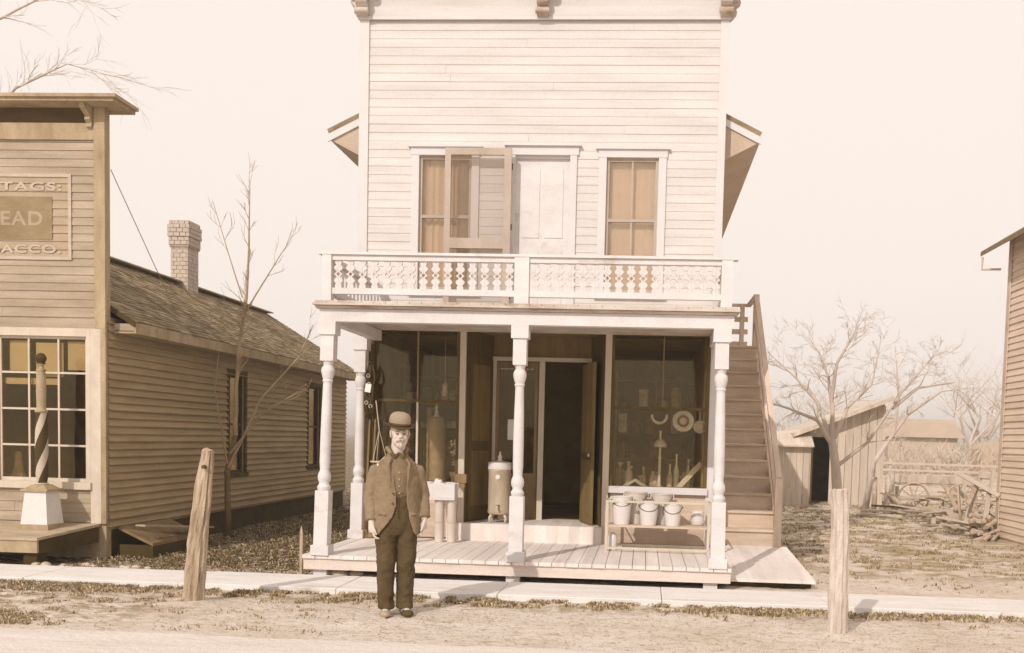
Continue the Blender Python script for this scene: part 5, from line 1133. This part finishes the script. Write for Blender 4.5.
# ------------------------------------------------------------------ the man
def remesh(o,vox,sm=2):
    m_=o.modifiers.new('r','REMESH'); m_.mode='VOXEL'; m_.voxel_size=vox; m_.use_smooth_shade=True
    if sm: s_=o.modifiers.new('s','SMOOTH'); s_.iterations=sm; s_.factor=.5
    return o
def ring_loft(b,rings,n=32,a0=0,a1=2*math.pi,close=True):
    """rings: (cx,cy,z,rx,ry[,da0,da1]); angle 0 = +x, -pi/2 = front"""
    vs=[];fs=[];m_=n if close else n+1
    for rg in rings:
        cx,cy,z,rx,ry=rg[:5]; s0,s1=(rg[5],rg[6]) if len(rg)>5 else (a0,a1)
        for j in range(m_):
            a=s0+(s1-s0)*j/n; vs.append((cx+rx*math.cos(a),cy+ry*math.sin(a),z))
    for i in range(len(rings)-1):
        for j in range(n): k=(j+1)%m_ if close else j+1; fs.append((i*m_+j,i*m_+k,(i+1)*m_+k,(i+1)*m_+j))
    if close: fs.append(tuple(range(m_))[::-1]); fs.append(tuple((len(rings)-1)*m_+j for j in range(m_)))
    b.add(vs,fs)
man=thing('person',(1.27,-1.9,gh(1.27,-1.9)),'elderly man in felt hat, open jacket and dark trousers standing before the porch','person')
man.rotation_euler=(rad(0),0,rad(21)); man.scale=(1,1,1.015); man.location.x=1.285
K=lambda b,name,m_,sm=True,par=None: b.build(name,m_,par or man,sm,loc=(0,0,0))
# --- body (one continuous surface): head, torso, arms, hands, legs, feet
b=MB()
HC=Vector((.012,-.040,1.470))
b.ball(HC+Vector((0,.012,.022)),(.072,.090,.090),16)                 # skull
b.ball(HC+Vector((0,-.028,-.045)),(.062,.060,.064),14)               # face / jaw
b.ball(HC+Vector((0,-.055,-.088)),(.034,.028,.024),10)               # chin
b.ball(HC+Vector((0,-.078,.018)),(.045,.014,.014),10)                # brow
b.tube([HC+Vector((0,-.080,.012)),HC+Vector((0,-.098,-.014)),HC+Vector((0,-.104,-.028))],[.008,.011,.013],10)  # nose
for s_ in (-1,1):
    b.ball(HC+Vector((s_*.012,-.094,-.029)),(.008,.009,.007),8)
    b.ball(HC+Vector((s_*.034,-.062,-.024)),(.022,.02,.02),10)       # cheek
    b.ball(HC+Vector((s_*.069,.010,-.010)),(.009,.018,.027),10)      # ear
    b.ball(HC+Vector((s_*.026,-.076,.002)),(.012,.008,.008),8)       # eyelid
b.ball(HC+Vector((0,-.082,-.058)),(.022,.009,.006),8)                # lower lip
b.tube([(.0,.012,1.22),(.006,.0,1.33),(.01,-.012,1.43)],[.066,.058,.058],14)
ring_loft(b,[(0,.01,.76,.15,.10),(0,.01,.84,.155,.105),(0,0,.98,.14,.095),(0,0,1.12,.165,.11),(0,.005,1.22,.17,.10),(0,.01,1.28,.11,.07),(0,.01,1.31,.06,.05)],24)
arms={}
for s_ in (-1,1):
    sh0=Vector((s_*.150,.012,1.195)); el=Vector((s_*.212,.035,.965)); wr=Vector((s_*.205,-.055,.765))
    if s_>0: el=Vector((.222,.045,.975)); wr=Vector((.222,-.035,.79))
    arms[s_]=(sh0,el,wr)
    b.tube([sh0,sh0.lerp(el,.5),el,el.lerp(wr,.4),wr],[.055,.048,.04,.037,.026],14)
    b.tube([(s_*.08,0,.80),(s_*.082,0,.6),(s_*.080,-.01,.44),(s_*.078,.012,.3),(s_*.076,.01,.09)],[.085,.07,.052,.05,.035],14)
    b.tube([(s_*.076,.03,.045),(s_*.08,-.03,.045),(s_*.095,-.13,.03)],[.036,.036,.028],12)
    # hand: palm hanging from the wrist, thumb forward, fingers curled in towards the thigh
    d=Vector((-s_*.10,-.12,-1)).normalized(); fw=Vector((0,-1,.12)).normalized(); side=d.cross(fw).normalized()   # side = palm normal
    inn=side if side.x*s_<0 else -side
    kn=wr+d*.085
    b.tube([wr-d*.01,wr+d*.02,wr+d*.055,kn],[.024,.028,.032,.029],12)
    for k in range(4): b.ball(kn-fw*(.028-.0185*(3-k))*1.0-d*.01,(.012,.012,.014),8)
    for k,(off,L_) in enumerate(((.028,.070),(.0095,.078),(-.009,.073),(-.027,.058))):
        p0=kn+fw*off-d*.018; p1=kn+fw*off*1.05+d*L_*.36+inn*.008; p2=p1+(d*.8+inn*.62).normalized()*L_*.36; p3=p2+(d*.3+inn*1.0).normalized()*L_*.3
        b.tube([p0,p1,p2,p3],[.0095,.0092,.0085,.0065],8); b.ball(p3,.0065,6)
    t0=wr+d*.025+fw*.018; t1=wr+d*.055+fw*.042+inn*.008; t2=t1+(d*.85+fw*.25+inn*.25)*.032; t3=t2+(d*.9-fw*.05+inn*.4)*.024
    b.tube([t0,t1,t2,t3],[.014,.0115,.0105,.008],8); b.ball(t3,.008,6)
body=remesh(K(b,'body',M['skin']),.0052,3)
# eyes (enlarged, with the shade of the sockets put into their dark colour), brows
b=MB(); [b.ball(HC+Vector((s_*.027,-.0795,.0015)),(.0135,.007,.0065),8) for s_ in (-1,1)]; K(b,'eye',M['collar'])
b=MB(); [b.tube([HC+Vector((s_*.012,-.09,.014)),HC+Vector((s_*.03,-.088,.019)),HC+Vector((s_*.045,-.074,.013))],[.004,.005,.003],6) for s_ in (-1,1)]
K(b,'eyebrow',M['hat'])
# moustache, goatee, side hair
b=MB(); rr=random.Random(2)
for s_ in (-1,1): b.tube([HC+Vector((0,-.101,-.042)),HC+Vector((s_*.02,-.092,-.048)),HC+Vector((s_*.038,-.076,-.064))],[.008,.009,.004],8)
K(b,'moustache',M['hair'])
b=MB(); b.tube([HC+Vector((0,-.082,-.07)),HC+Vector((0,-.086,-.095)),HC+Vector((0,-.078,-.122))],[.014,.020,.008],10); K(b,'chin_beard',M['hair'])
b=MB()
for s_ in (-1,1): b.tube([HC+Vector((s_*.070,-.012,.03)),HC+Vector((s_*.073,-.014,.0)),HC+Vector((s_*.068,-.02,-.03))],[.009,.010,.006],8)
b.ball(HC+Vector((0,.035,.0)),(.074,.072,.06),12); K(b,'hair',M['hair'])
# hat
b=MB(); n=40; prof=[(.088,-.004),(.092,.02),(.094,.05),(.088,.08),(.070,.103),(.040,.115),(.002,.118)]
hp=Vector((HC.x,HC.y+.006,HC.z+.060))
b.lathe([(r,z) for r,z in prof],(0,0,0),n,sx=.93,sy=1.08); K2=[]
hat=b.build('hat',M['hat'],man,True,loc=tuple(hp)); hat.rotation_euler=(rad(6),rad(3),0)
b=MB(); vs=[];fs=[]
for i,(r,zz) in enumerate(((.086,0),(.105,-.004),(.125,-.004),(.137,.004),(.140,.008),(.137,.010),(.124,.003),(.105,.002),(.086,.006))):
    for j in range(n):
        a=2*math.pi*j/n; curl=.016*(abs(math.cos(a))**2)*((r-.086)/.05); dip=-.012*(abs(math.sin(a))**2)*((r-.086)/.05); vs.append((r*.93*math.cos(a),r*1.10*math.sin(a),zz+curl+dip))
for i in range(8):
    for j in range(n): k=(j+1)%n; fs.append((i*n+j,i*n+k,(i+1)*n+k,(i+1)*n+j))
b.add(vs,fs); b.build('brim',M['hatband'],hat,True,loc=(0,0,0))  # brim takes the dark band colour to carry its own shadow
b=MB(); b.lathe([(.0895,.004),(.0945,.005),(.0955,.027),(.091,.028)],(0,0,0),n,sx=.935,sy=1.085); b.build('hat_ribbon',M['hatband'],hat,True,loc=(0,0,0))
# shirt
b=MB(); ring_loft(b,[(0,0,.94,.155,.112),(0,-.004,1.06,.165,.122),(0,-.003,1.16,.178,.125),(0,.003,1.23,.16,.108),(.002,.004,1.275,.115,.082),(.004,.003,1.31,.072,.066)],32)
for k in range(7):
    x=-.06+.02*k; b.tube([(x,-.119+abs(x)*.25,.97),(x*1.1,-.128+abs(x)*.25,1.1),(x*.9,-.112+abs(x)*.3,1.22)],[.004,.006,.003],6)
remesh(K(b,'shirt',M['shirt']),.008,2)
b=MB(); [b.tube([(.008,-.06,1.315),(s_*.035,-.085,1.285),(s_*.05,-.075,1.31),(s_*.06,-.02,1.345),(s_*.03,.05,1.36),(0,.06,1.36)],[.012,.014,.012,.011,.011,.01],8) for s_ in (-1,1)]; K(b,'collar',M['collar'])
b=MB(); [b.ball((.004,-.131+.0*k,1.0+.055*k),.0065,6) for k in range(4)]; K(b,'shirt_button',M['hair'])
# trousers
b=MB(); ring_loft(b,[(0,0,.66,.13,.10),(0,.0,.72,.168,.125),(0,.004,.80,.176,.133),(0,.002,.90,.166,.125),(0,0,.98,.158,.118),(0,-.002,1.035,.156,.116)],32)
for s_ in (-1,1):
    rg=[(s_*.085,.0,.76,.088,.115),(s_*.086,0,.66,.086,.104),(s_*.085,-.008,.54,.079,.09),(s_*.082,-.018,.45,.076,.084),(s_*.080,-.002,.36,.073,.083),(s_*.079,.006,.24,.069,.080),(s_*.078,.008,.15,.067,.078),(s_*.077,.002,.09,.068,.080),(s_*.077,.0,.06,.069,.082)]
    ring_loft(b,rg[::-1],28)
    for k in range(7):   # folds
        z=[.12,.17,.23,.42,.48,.66,.73][k]; a=rr.uniform(-2.6,-.6); c=(s_*.079,0); r_=.062 if z<.6 else .080
        pts=[(c[0]+r_*math.cos(a+t),c[1]+(r_+.010)*math.sin(a+t),z+.02*math.sin(t*2+k)) for t in (-.6,-.2,.2,.6)]; b.tube(pts,[.003,.009,.009,.003],6)
tro=remesh(K(b,'trousers',M['trousers']),.0085,2)
tx=bpy.data.textures.new('fold','CLOUDS'); tx.noise_scale=.065
dm=tro.modifiers.new('d','DISPLACE'); dm.texture=tx; dm.strength=.024; dm.mid_level=.5; dm.texture_coords='LOCAL'
b=MB(); [b.ball((s_*.03,-.121,1.0),.007,6) for s_ in (-1,1)]; b.tube([(0,-.121,1.03),(.002,-.13,.9),(.0,-.135,.8)],[.003,.003,.003],5); K(b,'trouser_fly',M['hatband'])
# jacket: open-front shell + sleeves, with thickness
b=MB(); PI=math.pi; F0=-PI/2
def op(z,l,r): return (F0+r, F0+2*PI-l)
J=[(0,.010,1.325,.070,.068,.50,.50),(0,.010,1.29,.098,.082,.42,.42),(0,.008,1.25,.138,.100,.36,.38),(0,.003,1.19,.178,.124,.30,.38),(0,0,1.10,.184,.136,.20,.36),(0,0,1.0,.178,.138,.10,.36),(0,.004,.90,.184,.146,.10,.40),(0,.008,.81,.195,.157,.24,.46),(0,.010,.73,.205,.166,.55,.60),(0,.010,.665,.212,.170,.85,.75)]
vs=[];n=44
for cx,cy,z,rx,ry,l,r in J:
    a0=F0+r; a1=F0+2*PI-l
    for j in range(n+1):
        a=a0+(a1-a0)*j/n; w=1+.018*math.sin(a*7+z*9)*(1.2-z if z<1.1 else .15); vs.append((cx+rx*w*math.cos(a),cy+ry*w*math.sin(a),z))
outer=vs; inner=[(x*.93,y*.93,z) for x,y,z in vs]; N_=len(vs); m_=n+1; fs=[]
for i in range(len(J)-1):
    for j in range(n):
        fs.append((i*m_+j,(i+1)*m_+j,(i+1)*m_+j+1,i*m_+j+1)); fs.append((N_+i*m_+j,N_+i*m_+j+1,N_+(i+1)*m_+j+1,N_+(i+1)*m_+j))
    for j in (0,n):
        q=(i*m_+j,N_+i*m_+j,N_+(i+1)*m_+j,(i+1)*m_+j); fs.append(q if j==0 else q[::-1])
for i in (0,len(J)-1):
    for j in range(n):
        q=(i*m_+j,i*m_+j+1,N_+i*m_+j+1,N_+i*m_+j); fs.append(q if i==0 else q[::-1])
b.add(outer+inner,fs)
for s_ in (-1,1):
    sh0,el,wr=arms[s_]
    pts=[sh0+Vector((-s_*.03,0,.0)),sh0+Vector((s_*.012,0,-.02)),sh0.lerp(el,.5)+Vector((s_*.004,0,0)),el,el.lerp(wr,.5),wr.lerp(el,.04)]
    b.tube(pts,[.050,.062,.060,.055,.052,.049],20)
    for k in range(4):
        f_=.15+.22*k; p=el.lerp(sh0,f_) if k%2 else el.lerp(wr,f_); b.tube([p+Vector((-s_*.02,-.052,.02)),p+Vector((s_*.03,-.048,-.005)),p+Vector((s_*.052,-.01,-.025))],[.003,.010,.003],6)
    # lapel and pocket flap
    b.tube([(s_*.06,-.085,1.285),(s_*.085,-.118,1.23),(s_*.078,-.130,1.15),(s_*.07,-.135,1.05)],[.008,.014,.012,.005],8)
    b.tube([(s_*.10,-.138,.83),(s_*.175,-.10,.835)],[.007,.007],6)
b.tube([(-.06,-.075,1.315),(-.082,.01,1.355),(-.04,.075,1.365),(0,.088,1.368),(.04,.075,1.365),(.082,.01,1.355),(.06,-.075,1.315)],[.014,.018,.015,.015,.015,.014,.010],8)
jk=remesh(K(b,'jacket',M['jacket']),.0075,2)
dm=jk.modifiers.new('d','DISPLACE'); dm.texture=tx; dm.strength=.020; dm.mid_level=.5; dm.texture_coords='LOCAL'
b=MB(); [b.ball(p,.009,8) for p in ((-.045,-.148,1.0),(-.05,-.150,.92))]; K(b,'jacket_button',M['collar'])
# boots
for s_ in (-1,1):
    s0=s_; s_=s0*.78
    b=MB(); b.tube([(s_*.10,.03,.13),(s_*.10,.025,.07)],[.042,.046],14); b.ball((s_*.10,.035,.035),(.040,.048,.036),10); b.ball((s_*.11,-.055,.036),(.042,.075,.030),10); b.ball((s_*.117,-.125,.032),(.046,.058,.030),10)
    o=remesh(K(b,'boot',M['shoe'] if s_<0 else M['hatband']),.007,2)  # one boot of the pair is paler than the other
    b=MB(); b.ball((s_*.113,-.05,.008),(.047,.14,.010),12); b.build('sole',M['collar'],o,True,loc=(0,0,0))

# ------------------------------------------------------------------ thin bright air
hz=MB(); hz.box(-1700,1700,-1700,1700,-1.2,9.6); hm=bpy.data.materials.new('haze'); hm.use_nodes=True; n=hm.node_tree; n.nodes.clear()
o_=n.nodes.new('ShaderNodeOutputMaterial'); pv=n.nodes.new('ShaderNodeVolumePrincipled'); pv.inputs['Density'].default_value=.003; pv.inputs['Color'].default_value=(.99,.95,.88,1); pv.inputs['Anisotropy'].default_value=.2
n.links.new(pv.outputs[0],o_.inputs['Volume']); ho=hz.build('haze',hm); tag(ho,kind='stuff')
